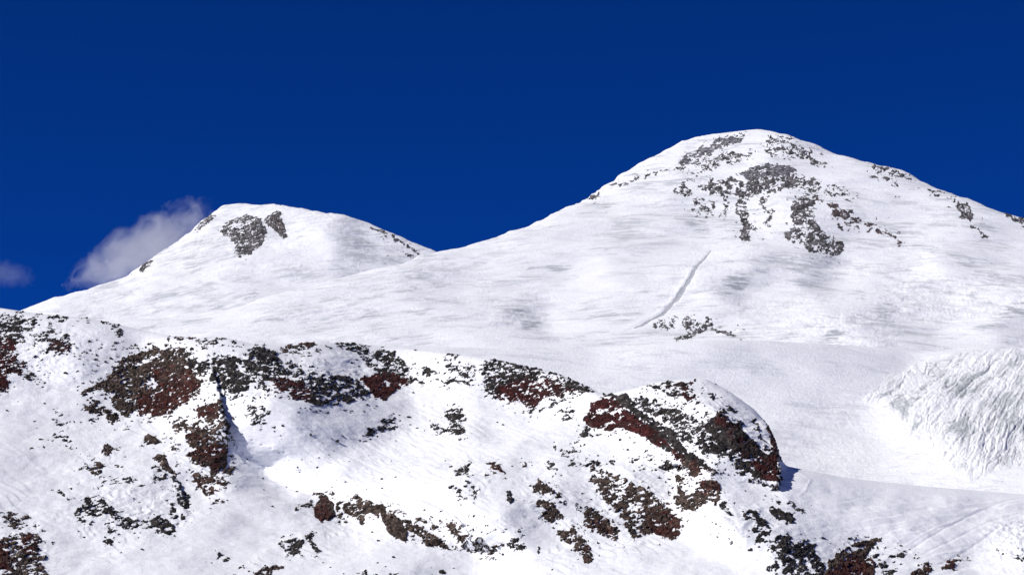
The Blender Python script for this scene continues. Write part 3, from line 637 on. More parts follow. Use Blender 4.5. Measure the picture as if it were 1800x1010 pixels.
o(near, "small cluster of dark rocks at the top of the bright snow between two rock bands", [P_((776, 622), (795, 617), (812, 622), (808, 629), (788, 630), s=.15, soft=4)], seed=29)
o(near, "criss-crossed dark rocks on the bright snow between two rock bands", [L_((790, 643), (806, 655), (820, 662), w=4, s=.3), P_((816, 650), (830, 640), (844, 650), (838, 658), (822, 658), s=.1, soft=5), P_((784, 668), (800, 663), (820, 670), (832, 668), (828, 676), (806, 674), (788, 674), s=.35, soft=4)], seed=30)
o(near, "small dark rocks scattered in the upper snow bowl near the blue shadow", [P_((426, 708), (436, 710), (452, 722), (456, 734), (446, 730), (430, 718), s=.1, soft=5), P_((440, 730), (452, 736), (456, 744), (444, 740), s=.5), P_((456, 708), (472, 722), (466, 732), (460, 720), s=.2), E_(418, 698, 5, 3)], seed=31)
o(near, "left group of dark rocks in the middle of the snow bowl", [L_((648, 759), (664, 756), (690, 752), w=4, s=.35), E_(682, 742, 10, 6, 5, .35)], seed=32)
o(near, "right, larger group of black rocks in the middle of the snow bowl", [P_((784, 722), (800, 715), (814, 720), (822, 735), (810, 740), (816, 752), (822, 762), (804, 766), (780, 758), (758, 752), (755, 746), (786, 748), (796, 744), (784, 732), s=.3, soft=5), L_((785, 758), (815, 760), w=4, s=.6)], seed=33)
o(near, "rock band with a red lower face, between the snow bowl and the flat glacier",
  [P_((850, 634), (880, 628), (900, 638), (940, 640), (985, 652), (1000, 664), (1030, 676), (1040, 686), (1015, 693), (985, 700), (960, 700), (950, 708), (930, 700), (880, 696), (858, 693), (852, 670), s=.2, soft=7), P_((858, 690), (868, 682), (884, 672), (900, 678), (930, 690), (962, 694), (952, 710), (936, 720), (920, 706), (884, 699), s=.75, soft=5), P_((856, 634), (880, 630), (882, 642), (860, 646), s=.5), P_((980, 655), (1010, 668), (1040, 682), (1020, 690), (990, 676), s=.4)],
  red=[P_((874, 672), (965, 668), (1000, 692), (960, 704), (940, 718), (876, 700), s=.85, soft=10)], seed=34, amp=6, nscale=.8)
o(near, "thin scatter of dark stones under the right end of the red-faced band", [P_((980, 726), (1000, 718), (1012, 728), (1010, 738), (996, 740), s=0, soft=5), E_(936, 722, 4, 7, 0, .3), L_((950, 716), (970, 714), w=3, s=-.1)], seed=35)
# -- right massif
o(near, "red front face of the right-hand massif, split by snow ledges",
  [P_((1028, 738), (1040, 716), (1062, 696), (1084, 704), (1104, 722), (1140, 752), (1164, 766), (1186, 792), (1176, 794), (1140, 774), (1112, 760), (1100, 750), (1086, 756), (1062, 754), (1032, 748), s=.8, soft=5)],
  red=[P_((1020, 745), (1060, 690), (1110, 720), (1190, 790), (1130, 780), (1030, 755), s=1)], holes=[L_((1052, 722), (1075, 727), (1094, 722), w=4, s=.3, soft=3), L_((1062, 752), (1080, 738), (1092, 730), w=2.5, s=.3, soft=2)], seed=36, amp=9, contrast=.8)
o(near, "dark olive crest of the right-hand massif running diagonally above the red face",
  [P_((1060, 694), (1104, 696), (1114, 708), (1128, 720), (1152, 742), (1184, 758), (1204, 790), (1240, 812), (1260, 830), (1240, 822), (1204, 806), (1180, 786), (1140, 752), (1108, 722), (1084, 704), s=.7, soft=5),
   P_((1114, 700), (1150, 702), (1166, 716), (1164, 730), (1142, 728), (1120, 714), s=.22, soft=6)],
  holes=[L_((1200, 776), (1222, 800), (1240, 818), w=1.6, s=.3, soft=2), L_((1110, 700), (1122, 714), w=2, s=.1, soft=2)], seed=37, amp=9)
o(near, "mottled black rocks on the snow between the olive crest and the dark hollow",
  [P_((1160, 718), (1190, 722), (1222, 738), (1262, 752), (1262, 790), (1230, 782), (1204, 776), (1180, 750), (1164, 738), s=.18, soft=8)], seed=38, nscale=.7)
o(near, "red-brown tail of rock hanging below the olive crest of the right-hand massif", [P_((1184, 790), (1204, 800), (1214, 812), (1234, 822), (1233, 832), (1224, 834), (1226, 840), (1214, 834), (1204, 818), (1190, 804), s=.6, soft=4), P_((1208, 806), (1222, 804), (1258, 828), (1250, 830), (1225, 820), s=.3)], red=[P_((1180, 785), (1236, 820), (1226, 842), (1190, 812), s=.6)], mat=ROCK_BROWN, seed=39, amp=6)
o(near, "dark red hollowed cliff at the right of the right-hand massif",
  [P_((1238, 752), (1250, 736), (1266, 728), (1290, 742), (1312, 762), (1330, 788), (1346, 800), (1312, 806), (1280, 792), (1256, 796), (1226, 780), (1252, 766), s=.75, soft=6), P_((1282, 806), (1312, 812), (1346, 802), (1366, 790), (1369, 830), (1366, 854), (1336, 842), (1302, 822), s=.65, soft=5), P_((1250, 790), (1282, 792), (1345, 802), (1290, 808), s=.15, soft=5)],
  red=[P_((1262, 728), (1285, 742), (1290, 762), (1258, 752), s=.5, soft=8), P_((1326, 815), (1370, 790), (1370, 856), (1330, 842), s=.7, soft=8), P_((1270, 750), (1325, 790), (1335, 800), (1290, 790), s=.0, soft=10)],
  holes=[E_(1253, 777, 7, 4, 0, .3, 3), L_((1288, 800), (1310, 806), (1335, 806), w=3, s=.1, soft=3)], seed=40, amp=10)
o(near, "speckled rock column along the right-hand edge of the massif", [P_((1344, 726), (1354, 742), (1366, 762), (1370, 792), (1362, 802), (1352, 796), (1354, 772), (1346, 748), s=.22, soft=4), P_((1322, 738), (1332, 736), (1336, 760), (1326, 756), s=.0, soft=4), L_((1338, 770), (1348, 792), w=3, s=0)], red=[P_((1352, 750), (1372, 760), (1370, 800), (1355, 800), s=.4)], seed=41, nscale=.7)
o(near, "dark red rocks on the top of the right-hand massif", [P_((1132, 684), (1146, 674), (1180, 669), (1226, 667), (1218, 680), (1222, 696), (1214, 706), (1200, 700), (1184, 700), (1172, 688), (1150, 684), s=.35, soft=5)], red=[E_(1212, 688, 14, 18, s=.7), E_(1190, 680, 14, 10, s=0)], holes=[E_(1165, 677, 8, 3, 0, .2, 3)], seed=42, nscale=.8)
o(near, "dark stones dotted on the snow cap of the right-hand massif", [L_((1258, 677), (1274, 681), w=2.5, s=.2), E_(1248, 696, 8, 5, 20, .35), E_(1231, 712, 6, 4, 0, .4), E_(1242, 722, 3, 8, 0, .1), P_((1264, 718), (1284, 713), (1298, 724), (1292, 736), (1284, 722), (1270, 724), s=.1, soft=4), E_(1189, 724, 5, 4)], seed=43)
o(near, "dark leaning rock at the left foot of the right-hand massif", [E_(1028, 762, 9, 8, -35, .6), L_((1012, 770), (1022, 764), w=4, s=-.1), L_((1040, 766), (1050, 771), w=3, s=-.1)], seed=44)
o(near, "sprinkle of small stones on the snow above the low snow lip", [P_((980, 792), (1000, 786), (1022, 790), (1020, 800), (992, 800), s=-.05, soft=5), E_(976, 787, 4, 3)], seed=45, nscale=.6)
# -- lower middle
o(near, "black rocks at the left end of the low snow lip, dropping in two strings", [P_((797, 826), (810, 818), (824, 815), (826, 828), (818, 833), (800, 834), s=.3, soft=4), P_((791, 856), (802, 855), (812, 866), (822, 872), (814, 874), (796, 866), s=.2, soft=4), P_((826, 850), (834, 852), (836, 866), (846, 878), (836, 880), (830, 866), s=.3, soft=4)], seed=46)
o(near, "red-brown rock slab tucked under the low snow lip", [P_((848, 816), (866, 815), (880, 820), (889, 836), (878, 832), (864, 822), s=.6, soft=3), L_((856, 832), (870, 833), w=2.5, s=.3), L_((918, 816), (948, 816), w=1.8, s=.1)], red=[E_(875, 825, 12, 8, s=.2)], mat=ROCK_BROWN, seed=47)
o(near, "small upright dark rock on the smooth snow under the low lip", [P_((890, 862), (898, 860), (903, 872), (900, 881), (892, 876), s=.7, soft=4)], seed=48)
o(near, "dark rock plug hanging from the middle of the low snow lip", [P_((958, 813), (977, 813), (978, 828), (966, 830), (962, 820), s=.45, soft=3)], seed=49)
o(near, "pointed brown rock, the top one of the diagonal chain below the low lip", [P_((934, 861), (946, 841), (958, 852), (966, 855), (986, 878), (980, 878), (966, 868), (968, 876), (956, 872), (944, 866), s=.75, soft=4)], mat=ROCK_BROWN, seed=50, amp=6)
o(near, "grey-brown rock in the middle of the diagonal chain below the low lip", [P_((942, 882), (954, 880), (972, 888), (984, 900), (988, 914), (970, 919), (954, 908), (962, 900), (948, 894), s=.65, soft=4)], mat=ROCK_BROWN, seed=51, amp=6)
o(near, "long dark brown rock tongue ending the diagonal chain at the bottom", [P_((978, 930), (996, 938), (1006, 930), (1022, 940), (1034, 960), (1043, 984), (1036, 990), (1016, 978), (1004, 958), (988, 952), s=.65, soft=5)], red=[E_(1028, 976, 14, 12, s=.0)], mat=ROCK_BROWN, seed=52, amp=6)
o(near, "dark brown rock block left of the big mottled slope, lower right of centre", [P_((1024, 894), (1034, 890), (1046, 902), (1062, 906), (1080, 920), (1086, 936), (1080, 952), (1066, 944), (1048, 938), (1030, 924), s=.6, soft=5)], red=[E_(1046, 922, 16, 12, s=-.1)], mat=ROCK_BROWN, seed=53, amp=6)
o(near, "big mottled rock slope with a rounded red-brown foot, lower right of centre",
  [P_((1034, 816), (1054, 814), (1064, 832), (1090, 836), (1120, 852), (1150, 872), (1176, 896), (1190, 906), (1170, 930), (1148, 936), (1110, 940), (1100, 920), (1080, 896), (1058, 876), (1040, 850), s=.15, soft=8), P_((1044, 845), (1060, 850), (1084, 876), (1100, 902), (1086, 896), (1060, 878), s=.45), P_((1130, 905), (1150, 894), (1178, 898), (1196, 918), (1197, 936), (1184, 949), (1164, 942), (1146, 930), s=.85, soft=5), P_((1096, 920), (1140, 912), (1146, 938), (1104, 944), s=.4)],
  red=[P_((1125, 895), (1195, 900), (1200, 945), (1150, 945), s=.4, soft=12)], mat=ROCK_BROWN, seed=54, amp=7, nscale=.85)
o(near, "thin dark stones along the crest of the low snow lip, right half", [L_((1002, 815), (1040, 816), (1056, 812), w=2.2, s=.3, soft=3), L_((1068, 811), (1082, 812), w=2.5, s=.4, soft=3), L_((1110, 806), (1120, 806), w=2.2, s=.2), E_(1139, 805, 4, 4), L_((1114, 814), (1126, 818), w=2.5, s=-.1), L_((1170, 822), (1180, 824), w=2, s=.5)], seed=55)
o(near, "reddish rock knob above the white hollow, lower right", [P_((1236, 846), (1256, 845), (1266, 858), (1268, 874), (1258, 884), (1236, 886), (1222, 898), (1204, 894), (1188, 886), (1186, 868), (1196, 858), (1204, 872), (1224, 868), (1234, 858), s=.5, soft=5), P_((1188, 834), (1198, 832), (1200, 856), (1190, 858), s=.1)], red=[E_(1250, 862, 15, 14, s=.5)], mat=ROCK_BROWN, seed=56, amp=7)
o(near, "chain of jagged dark rocks descending right of the white hollow", [P_((1262, 884), (1276, 884), (1290, 898), (1290, 906), (1276, 900), (1264, 894), s=.3, soft=4), P_((1298, 896), (1314, 902), (1326, 894), (1334, 906), (1330, 914), (1312, 912), s=.35, soft=4), P_((1328, 912), (1342, 914), (1356, 930), (1350, 944), (1336, 956), (1326, 952), (1334, 936), (1320, 932), s=.3, soft=4)], seed=57)
o(near, "lens-shaped black rock on grey snow right of the jagged chain", [P_((1352, 892), (1366, 890), (1382, 898), (1398, 914), (1396, 921), (1380, 920), (1364, 912), (1356, 902), s=.85, soft=4)], seed=58, amp=6, contrast=.7)
o(near, "narrow dark rock just above and right of the lens-shaped rock", [L_((1388, 884), (1400, 890), (1412, 903), w=4, s=.35, soft=4), L_((1358, 875), (1370, 881), w=2, s=.2)], seed=59)
o(near, "mottled black rock group at the bottom, left of the orange-brown crag", [P_((1357, 964), (1370, 945), (1384, 942), (1394, 958), (1420, 952), (1436, 962), (1430, 970), (1450, 985), (1452, 1040), (1376, 1040), (1372, 980), s=.25, soft=7), P_((1355, 992), (1366, 990), (1368, 1010), (1360, 1020), s=.5), P_((1362, 958), (1386, 946), (1394, 962), (1372, 974), s=.5)], seed=60, amp=6)
o(near, "orange-brown crag at the bottom edge, right of centre",
  [P_((1440, 1040), (1452, 996), (1470, 974), (1496, 962), (1516, 950), (1546, 950), (1528, 962), (1518, 978), (1536, 984), (1540, 996), (1530, 1010), (1540, 1040), s=.8, soft=6)], red=[P_((1455, 1040), (1465, 995), (1505, 978), (1540, 990), (1535, 1040), s=.8, soft=14)], holes=[L_((1485, 972), (1505, 966), (1522, 956), w=1.8, s=.2, soft=2)], mat=ROCK_BROWN, seed=61, amp=8)
o(near, "flat dark rock on the snow right of the orange-brown crag", [E_(1579, 977, 12, 5, -5, .8), E_(1538, 980, 5, 3)], seed=62)
o(near, "dark rock cluster low on the right of the orange-brown crag", [P_((1546, 996), (1556, 990), (1568, 1000), (1578, 1006), (1572, 1014), (1548, 1008), s=.4, soft=4)], seed=63)
o(near, "reddish rocks breaking the bottom edge below the right snow shelf", [P_((1600, 1008), (1616, 996), (1640, 992), (1630, 1010), (1604, 1020), s=.45, soft=4), P_((1656, 1004), (1664, 992), (1680, 984), (1702, 981), (1682, 990), (1676, 1006), s=.5, soft=4)], red=[E_(1620, 1004, 20, 10, s=.2), E_(1668, 998, 12, 9, s=.3)], mat=ROCK_BROWN, seed=64)
o(near, "round-topped brown rock tower at the left end of the lower cliff line", [E_(569, 895, 17, 23, 0, 1.0, 4), P_((580, 880), (586, 884), (588, 908), (580, 914), s=.3), P_((514, 888), (532, 878), (552, 870), (550, 890), (530, 892), (520, 898), s=-.02, soft=5), L_((553, 869), (566, 868), w=2.5, s=.2)], red=[E_(566, 905, 14, 16, s=.6)], mat=ROCK_BROWN, seed=65, amp=9, contrast=.6)
o(near, "row of ragged brown rocks along the lower cliff line", [P_((590, 886), (600, 884), (604, 912), (592, 910), s=.45, soft=3), P_((606, 888), (622, 884), (640, 882), (660, 886), (672, 890), (668, 904), (656, 900), (640, 904), (640, 922), (632, 922), (622, 908), (606, 902), s=.42, soft=5), P_((624, 876), (636, 874), (640, 884), (628, 884), s=.4)], mat=ROCK_BROWN, seed=66, amp=6)
o(near, "smooth brown slab leaning down in the lower cliff line", [P_((660, 892), (672, 886), (676, 900), (690, 904), (706, 916), (714, 934), (712, 953), (698, 946), (682, 930), (672, 912), s=.95, soft=4)], mat=ROCK_BROWN, seed=67, amp=7, contrast=.5)
o(near, "dark green-brown rocks right of the smooth slab in the lower cliff line", [P_((708, 912), (722, 916), (732, 924), (750, 932), (766, 944), (786, 958), (796, 965), (776, 962), (756, 962), (742, 954), (736, 940), (718, 938), s=.5, soft=5), P_((680, 898), (700, 896), (712, 908), (690, 904), s=-.1), P_((732, 912), (752, 914), (766, 926), (760, 932), (742, 922), s=.1)], mat=ROCK_BROWN, seed=68, amp=6)
o(near, "last thin string of rocks at the right end of the lower cliff line", [P_((786, 916), (796, 922), (812, 938), (830, 950), (834, 966), (818, 958), (802, 940), (788, 930), s=.25, soft=4), L_((838, 952), (860, 972), w=3, s=-.15)], mat=ROCK_BROWN, seed=69)
o(near, "low dark rock pair on the grey snow below the lower cliff line", [P_((490, 955), (510, 946), (530, 944), (536, 956), (528, 968), (510, 974), (500, 964), s=.42, soft=4), P_((542, 943), (550, 943), (554, 958), (566, 964), (560, 970), (546, 962), s=.45, soft=4)], seed=70)
o(near, "brown rock breaking the bottom edge below the low dark pair", [P_((442, 1030), (446, 1004), (462, 994), (498, 992), (476, 1000), (474, 1030), s=.8, soft=4), P_((420, 1002), (430, 996), (432, 1004), s=.4)], mat=ROCK_BROWN, seed=71)
o(near, "arched cluster of small stones on the bright snow tongue, bottom centre", [L_((904, 933), (916, 931), (922, 942), w=1.8, s=.2, soft=3), P_((893, 950), (904, 944), (914, 952), (924, 958), (918, 964), (900, 958), s=.15, soft=4)], seed=72)
o(near, "small upright dark rock at the edge of the bright snow tongue, bottom centre", [P_((942, 972), (945, 960), (950, 966), (950, 972), s=.8, soft=3)], seed=73)
o(near, "dark stones along the very bottom edge, under the lower cliff line", [L_((640, 1009), (700, 1010), w=3, s=.0), L_((758, 1008), (780, 1008), w=3, s=.2)], seed=74)
o(near, "dark stone set in the churned ice at the lower right corner", [E_(1787, 981, 5, 5, 20, .7), E_(1760, 970, 3, 2), E_(1797, 985, 5, 3)], seed=75)

# -- eastern summit
FS = dict(scale=1.65, step=1.0, bias=-.02, solid=.14, halo=.36, relief_h=.6, warp=4.5, vert=2.4, tilt=.12, ledge=0)
o(east, "smooth grey scree band under the highest snow crest of the right summit", [P_((1190, 284), (1214, 268), (1250, 252), (1298, 236), (1312, 240), (1298, 254), (1262, 264), (1236, 276), (1206, 290), s=.5, soft=6)], mat=ROCK_GREY, seed=80, amp=2.5, **FS)
o(east, "speckled grey rocks below the smooth scree band, upper left of the right summit", [P_((1184, 292), (1214, 282), (1250, 272), (1300, 268), (1322, 266), (1310, 282), (1262, 292), (1236, 304), (1200, 306), s=.02, soft=9)], mat=ROCK_FAR, seed=81, amp=2, nscale=.65, **FS)
o(east, "dark grey dome of scree in the centre of the right summit", [P_((1296, 306), (1322, 292), (1362, 288), (1398, 298), (1408, 304), (1390, 306), (1356, 308), (1330, 310), s=.75, soft=5)], mat=ROCK_GREY, seed=82, amp=2, contrast=.7, **FS)
o(east, "broad mottled rock belt across the right summit below the dark dome",
  [P_((1226, 330), (1250, 314), (1300, 312), (1352, 308), (1400, 306), (1436, 318), (1450, 330), (1424, 336), (1380, 332), (1352, 342), (1320, 344), (1292, 342), (1262, 344), (1240, 338), s=.22, soft=8)], mat=ROCK_FAR, seed=83, amp=2, nscale=.65, **FS)
o(east, "thin sprinkle of rocks drifting right from the mottled belt on the right summit", [P_((1440, 318), (1480, 330), (1520, 350), (1500, 354), (1450, 340), s=-.25, soft=8)], mat=ROCK_FAR, seed=102, amp=2, nscale=.65, **FS)
o(east, "small rock patch at the left end of the mottled belt on the right summit", [P_((1180, 340), (1192, 324), (1206, 318), (1214, 334), (1216, 348), (1202, 352), (1188, 346), s=.15, soft=6)], mat=ROCK_FAR, seed=84, amp=2, nscale=.65, **FS)
o(east, "faint combed rock ribs below the left of the mottled belt", [P_((1214, 356), (1238, 346), (1256, 356), (1250, 376), (1236, 386), (1222, 372), s=.0, soft=8), L_((1280, 346), (1274, 364), (1264, 382), w=5, s=.1)], mat=ROCK_FAR, seed=85, amp=2, nscale=.6, **FS)
o(east, "central dark rock rib hanging down from the mottled belt", [L_((1306, 344), (1300, 362), (1308, 384), (1312, 400), (1306, 418), w=8, s=.28, soft=6), L_((1320, 398), (1334, 412), w=4, s=-.1)], mat=ROCK_FAR, seed=86, amp=2, nscale=.65, **FS)
o(east, "short right-hand rock rib hanging from the mottled belt", [L_((1344, 346), (1342, 362), (1350, 380), (1348, 394), w=7, s=.12, soft=6)], mat=ROCK_FAR, seed=87, amp=2, nscale=.65, **FS)
o(east, "large dark rock buttress spreading to the lower right on the right summit", [P_((1394, 346), (1420, 342), (1436, 356), (1430, 374), (1432, 392), (1450, 408), (1484, 430), (1484, 446), (1462, 452), (1436, 446), (1420, 428), (1384, 426), (1380, 408), (1396, 388), (1388, 372), s=.28, soft=8), L_((1420, 432), (1450, 446), w=7, s=.3)], mat=ROCK_FAR, seed=88, amp=2, nscale=.65, **FS)
o(east, "long diagonal brownish rock rib right of the large buttress", [L_((1430, 346), (1450, 360), (1480, 376), w=4, s=.2), L_((1470, 372), (1506, 388), (1540, 402), w=8, s=.3, soft=6), L_((1540, 400), (1562, 410), (1582, 428), w=5, s=.15), P_((1462, 398), (1500, 394), (1520, 404), (1490, 412), s=-.1)], red=[L_((1440, 350), (1580, 420), w=16, s=.5)], mat=ROCK_FAR, seed=89, amp=2, nscale=.65, **FS)
o(east, "speckled rocks right of the highest point of the right summit", [P_((1340, 256), (1356, 246), (1388, 244), (1408, 256), (1424, 268), (1450, 284), (1462, 292), (1440, 294), (1410, 282), (1376, 276), (1350, 268), s=.0, soft=9)], mat=ROCK_FAR, seed=90, amp=2, nscale=.65, **FS)
o(east, "dark rocks on the skyline partway down the right ridge of the right summit", [P_((1528, 296), (1540, 292), (1566, 298), (1600, 308), (1606, 316), (1572, 312), (1548, 306), s=.3, soft=5), L_((1530, 310), (1560, 316), (1584, 322), w=4, s=-.1)], mat=ROCK_FAR, seed=91, amp=2, nscale=.65, **FS)
o(east, "dark jagged rocks below the skyline, far down the right ridge", [L_((1636, 332), (1654, 342), w=4, s=.1), P_((1658, 344), (1676, 350), (1696, 356), (1710, 374), (1706, 388), (1692, 384), (1682, 366), s=.35, soft=6), L_((1708, 402), (1722, 410), (1732, 416), w=3.5, s=.4)], mat=ROCK_FAR, seed=92, amp=2, nscale=.65, **FS)
o(east, "low dark rocks on the skyline at the right edge of the picture", [L_((1772, 381), (1790, 388), (1812, 394), w=4, s=.5)], mat=ROCK_FAR, seed=93, amp=5, **FS)
o(east, "thin broken rock line under the left skyline of the right summit", [L_((1038, 350), (1056, 342), w=4, s=.2), L_((1070, 334), (1110, 318), (1150, 304), (1186, 292), w=2.5, s=.1, soft=3)], mat=ROCK_FAR, seed=94, amp=2, **FS)
o(east, "combed rock outcrop at the foot of the right summit, beside the snow track", [P_((1138, 574), (1160, 562), (1190, 562), (1184, 574), (1160, 580), s=.0, soft=5), P_((1196, 566), (1220, 560), (1250, 562), (1252, 574), (1222, 582), (1198, 578), s=.12, soft=5), P_((1174, 596), (1196, 586), (1222, 580), (1222, 588), (1204, 597), s=.35, soft=5)], mat=ROCK_FAR, seed=95, amp=2, nscale=.4, **FS)
o(east, "thin dark rock string right of the combed outcrop at the summit's foot", [L_((1258, 576), (1274, 584), (1294, 590), w=3, s=.35)], mat=ROCK_FAR, seed=96, amp=2, **FS)
# -- western summit
o(west, "mottled dark rock face below the top of the left summit", [P_((382, 404), (398, 390), (420, 380), (440, 374), (452, 382), (466, 404), (466, 420), (452, 432), (440, 446), (424, 456), (416, 450), (412, 430), (396, 414), s=.15, soft=7), P_((444, 392), (458, 388), (467, 406), (464, 424), (448, 436), (430, 450), (428, 440), (444, 416), s=.7, soft=6)], mat=ROCK_FAR, seed=97, amp=2, nscale=.6, scale=2.1, step=.9, bias=0, solid=.30, halo=.12, relief_h=.7, warp=3, ledge=0)
o(west, "narrow dark rock fin right of the mottled face on the left summit", [P_((464, 392), (476, 376), (488, 370), (494, 374), (500, 396), (508, 414), (500, 420), (488, 410), (476, 402), s=.55, soft=5)], red=[E_(486, 390, 10, 16, s=0)], mat=ROCK_FAR, seed=98, amp=2, nscale=.6, scale=2.1, step=.9, bias=0, solid=.30, halo=.12, relief_h=.7, warp=3, ledge=0)
o(west, "frosted rocks on the left skyline of the left summit", [L_((346, 404), (360, 390), (374, 380), w=5, s=.05)], mat=ROCK_FAR, seed=99, amp=2, nscale=.6, scale=2.1, bias=0, solid=.30, halo=.12, relief_h=.7, warp=3, ledge=0)
o(west, "small frosted rock knob low on the left skyline of the left summit", [P_((240, 472), (252, 460), (268, 455), (268, 463), (248, 474), s=.2, soft=4)], mat=ROCK_FAR, seed=100, amp=6, nscale=.6, scale=2.1, bias=0, solid=.30, halo=.12, relief_h=.7, warp=3, ledge=0)
o(west, "thin rock line following the right shoulder of the left summit", [L_((650, 402), (664, 407), (678, 414), w=3, s=.3), L_((690, 416), (712, 430), (734, 446), w=2, s=.35, soft=3), P_((700, 440), (716, 442), (728, 450), (712, 452), s=.0)], mat=ROCK_FAR, seed=101, amp=2, scale=2.1, bias=0, solid=.30, halo=.12, relief_h=.7, warp=3, ledge=0)
print("pieces", PIECES)

#@@DETAILS
# ------------------------------------------------------------------ icefall: a broken sheet of glacier ice fanning down over the plateau's right end
im, it, ib = new_mat("glacier_ice")
ii = noise(it, world_pos(it, .3, .15, .3), 0.6, 8, 0.65)
at_ = N(it, 'ShaderNodeAttribute', attribute_name='bare')
bare = ramp(it, ii, [(0.35, (0.36, 0.39, 0.40)), (0.6, (0.60, 0.63, 0.635))])
it.links.new(mixc(it, at_.outputs['Fac'], (0.88, 0.89, 0.90), bare), ib.inputs['Base Color'])
ib.inputs['Roughness'].default_value = 0.6; ib.inputs['Specular IOR Level'].default_value = 0.25
bump(it, ii, ib, 3.0, 0.8)
ICE = [(1500, 704), (1530, 680), (1570, 655), (1620, 630), (1660, 618), (1720, 611), (2080, 606), (2060, 845), (1800, 828), (1768, 826), (1738, 838), (1706, 846), (1668, 838), (1640, 812), (1622, 784), (1588, 770), (1572, 748), (1536, 716)]
def icefall():
    u = np.concatenate([np.arange(1490, 1810, 1.3), np.arange(1810, 2100, 2.6)]); v = np.arange(604, 856, 1.3); U, V = np.meshgrid(u, v)
    crest = np.interp(U, mid.U, mid.cv); P, Nn = mid.at(U, np.maximum(V, crest+.3))
    x, y, z = P[..., 0], P[..., 1], P[..., 2]
    sd_ = poly_sdf(U+5*vnoise(U/18, V/18, U*0, 3), V+5*vnoise(U/18, V/18, U*0+4, 4), ICE)
    dx, dy = 1875-U, V-520
    th = np.arctan2(dy, dx); r = np.hypot(dx, dy)
    th = th + 0.035*fbm(U/55, V/55, U*0, 3, 0.55, 12)
    rib = fbm(th*17, r/90, th*0, 4, 0.6, 700, ridged=True)
    rib2 = fbm(th*70, r/22, th*0, 3, 0.6, 710)
    chaos = fbm(x/11, y/24, z/8, 4, 0.6, 720, ridged=True)
    up = sstep(-V, -700, -625); low = 1-0.6*up
    e = sstep(sd_, -5, 22)
    seg = fbm(th*48+.4*vnoise(U/9, V/9, U*0, 31), r/13, th*0, 4, 0.62, 735, ridged=True)
    patchy = 0.55+0.9*np.clip(vnoise(U/42, V/34, U*0, 19)+.2, -.4, 1)
    b1, c1, t1 = worley(th*24 + .35*vnoise(U/14, V/14, U*0, 41), r/46 + .5*vnoise(U/20, V/20, U*0, 42), 43)
    b2, c2, t2 = worley(th*60 + .3*vnoise(U/8, V/8, U*0, 44), r/15, 45)
    h = (.5+.5*patchy)*(1.5*b1 - 1.9*c1*(1-.4*up) + .7*b2 - .8*c2) + 1.5*low*rib + 0.5*rib2*low + 0.6*chaos + 2.0
    h = h*e - 1.2*(1-sstep(sd_, -4, 8))
    bn = -0.5*rib*low - 0.45*seg*low - 0.9*up*chaos*.6 + 0.9*fbm(th*40, r/45, th*0, 4, 0.65, 740) + 1.1*vnoise(U/42, V/34, U*0, 15) - .02 + .3*sstep(U, 1660, 1720)*low
    bn = bn + .45*(t1-.5) + .5*c1 + .25*c2 + .3*(t2-.5)
    barev = np.clip(bn*1.3+.12, 0, 1)*sstep(sd_, 0, 26)
    Q = P + Nn*h[..., None]
    keep = (sd_ > -7) & (V > crest-.2)
    q = grid_quads(*U.shape); q = q[keep.ravel()[q].all(1)]
    us, inv = np.unique(q, return_inverse=True)
    ob = link("icefall", np_mesh("icefall", Q.reshape(-1, 3)[us], inv.reshape(q.shape), im, True, {'bare': barev.ravel()[us]}))
    tag(ob, kind='structure')
icefall()

# ------------------------------------------------------------------ groomed track on the right summit's flank
tm, tt_, tb = new_mat("packed_snow")
tt_.links.new(ramp(tt_, noise(tt_, world_pos(tt_, .2, .1, .2), 1, 5, .6), [(0.3, (0.32, 0.335, 0.36)), (0.7, (0.52, 0.54, 0.57))]), tb.inputs['Base Color']); tb.inputs['Roughness'].default_value = .85
def ribbon(name, layer, pts, wfun, lift):
    p = np.array(pts, float); seg = np.hypot(*np.diff(p, axis=0).T); L = np.concatenate([[0], np.cumsum(seg)])
    t = np.arange(0, L[-1], 1.5); cu = np.interp(t, L, p[:, 0]); cv = np.interp(t, L, p[:, 1])
    k = np.ones(7)/7; cu2 = np.convolve(np.pad(cu, 3, 'edge'), k, 'valid'); cv2 = np.convolve(np.pad(cv, 3, 'edge'), k, 'valid')
    tx = np.gradient(cu2); ty = np.gradient(cv2); n = np.hypot(tx, ty); nx, ny = -ty/n, tx/n
    w = wfun(t/L[-1])*(1+.25*vnoise(t/9, t*0, t*0, 5))
    offs = np.linspace(-1, 1, 7)
    U = cu2[:, None]+nx[:, None]*offs*w[:, None]; V = cv2[:, None]+ny[:, None]*offs*w[:, None]
    P, Nn = layer.at(U, V); hh = np.array([-1.5, .7, 1, 1, 1, .7, -1.5])*lift
    Q = P+Nn*hh[None, :, None]
    return link(name, np_mesh(name, Q.reshape(-1, 3), grid_quads(*U.shape)[:, ::-1], tm))
tag(ribbon("path", east, TRACK[:-1], lambda s: np.interp(s, [0, .2, .4, .6, .8, 1], [1.8, 2.8, 4.8, 4.6, 3.0, 1.2]), .5), kind='structure')

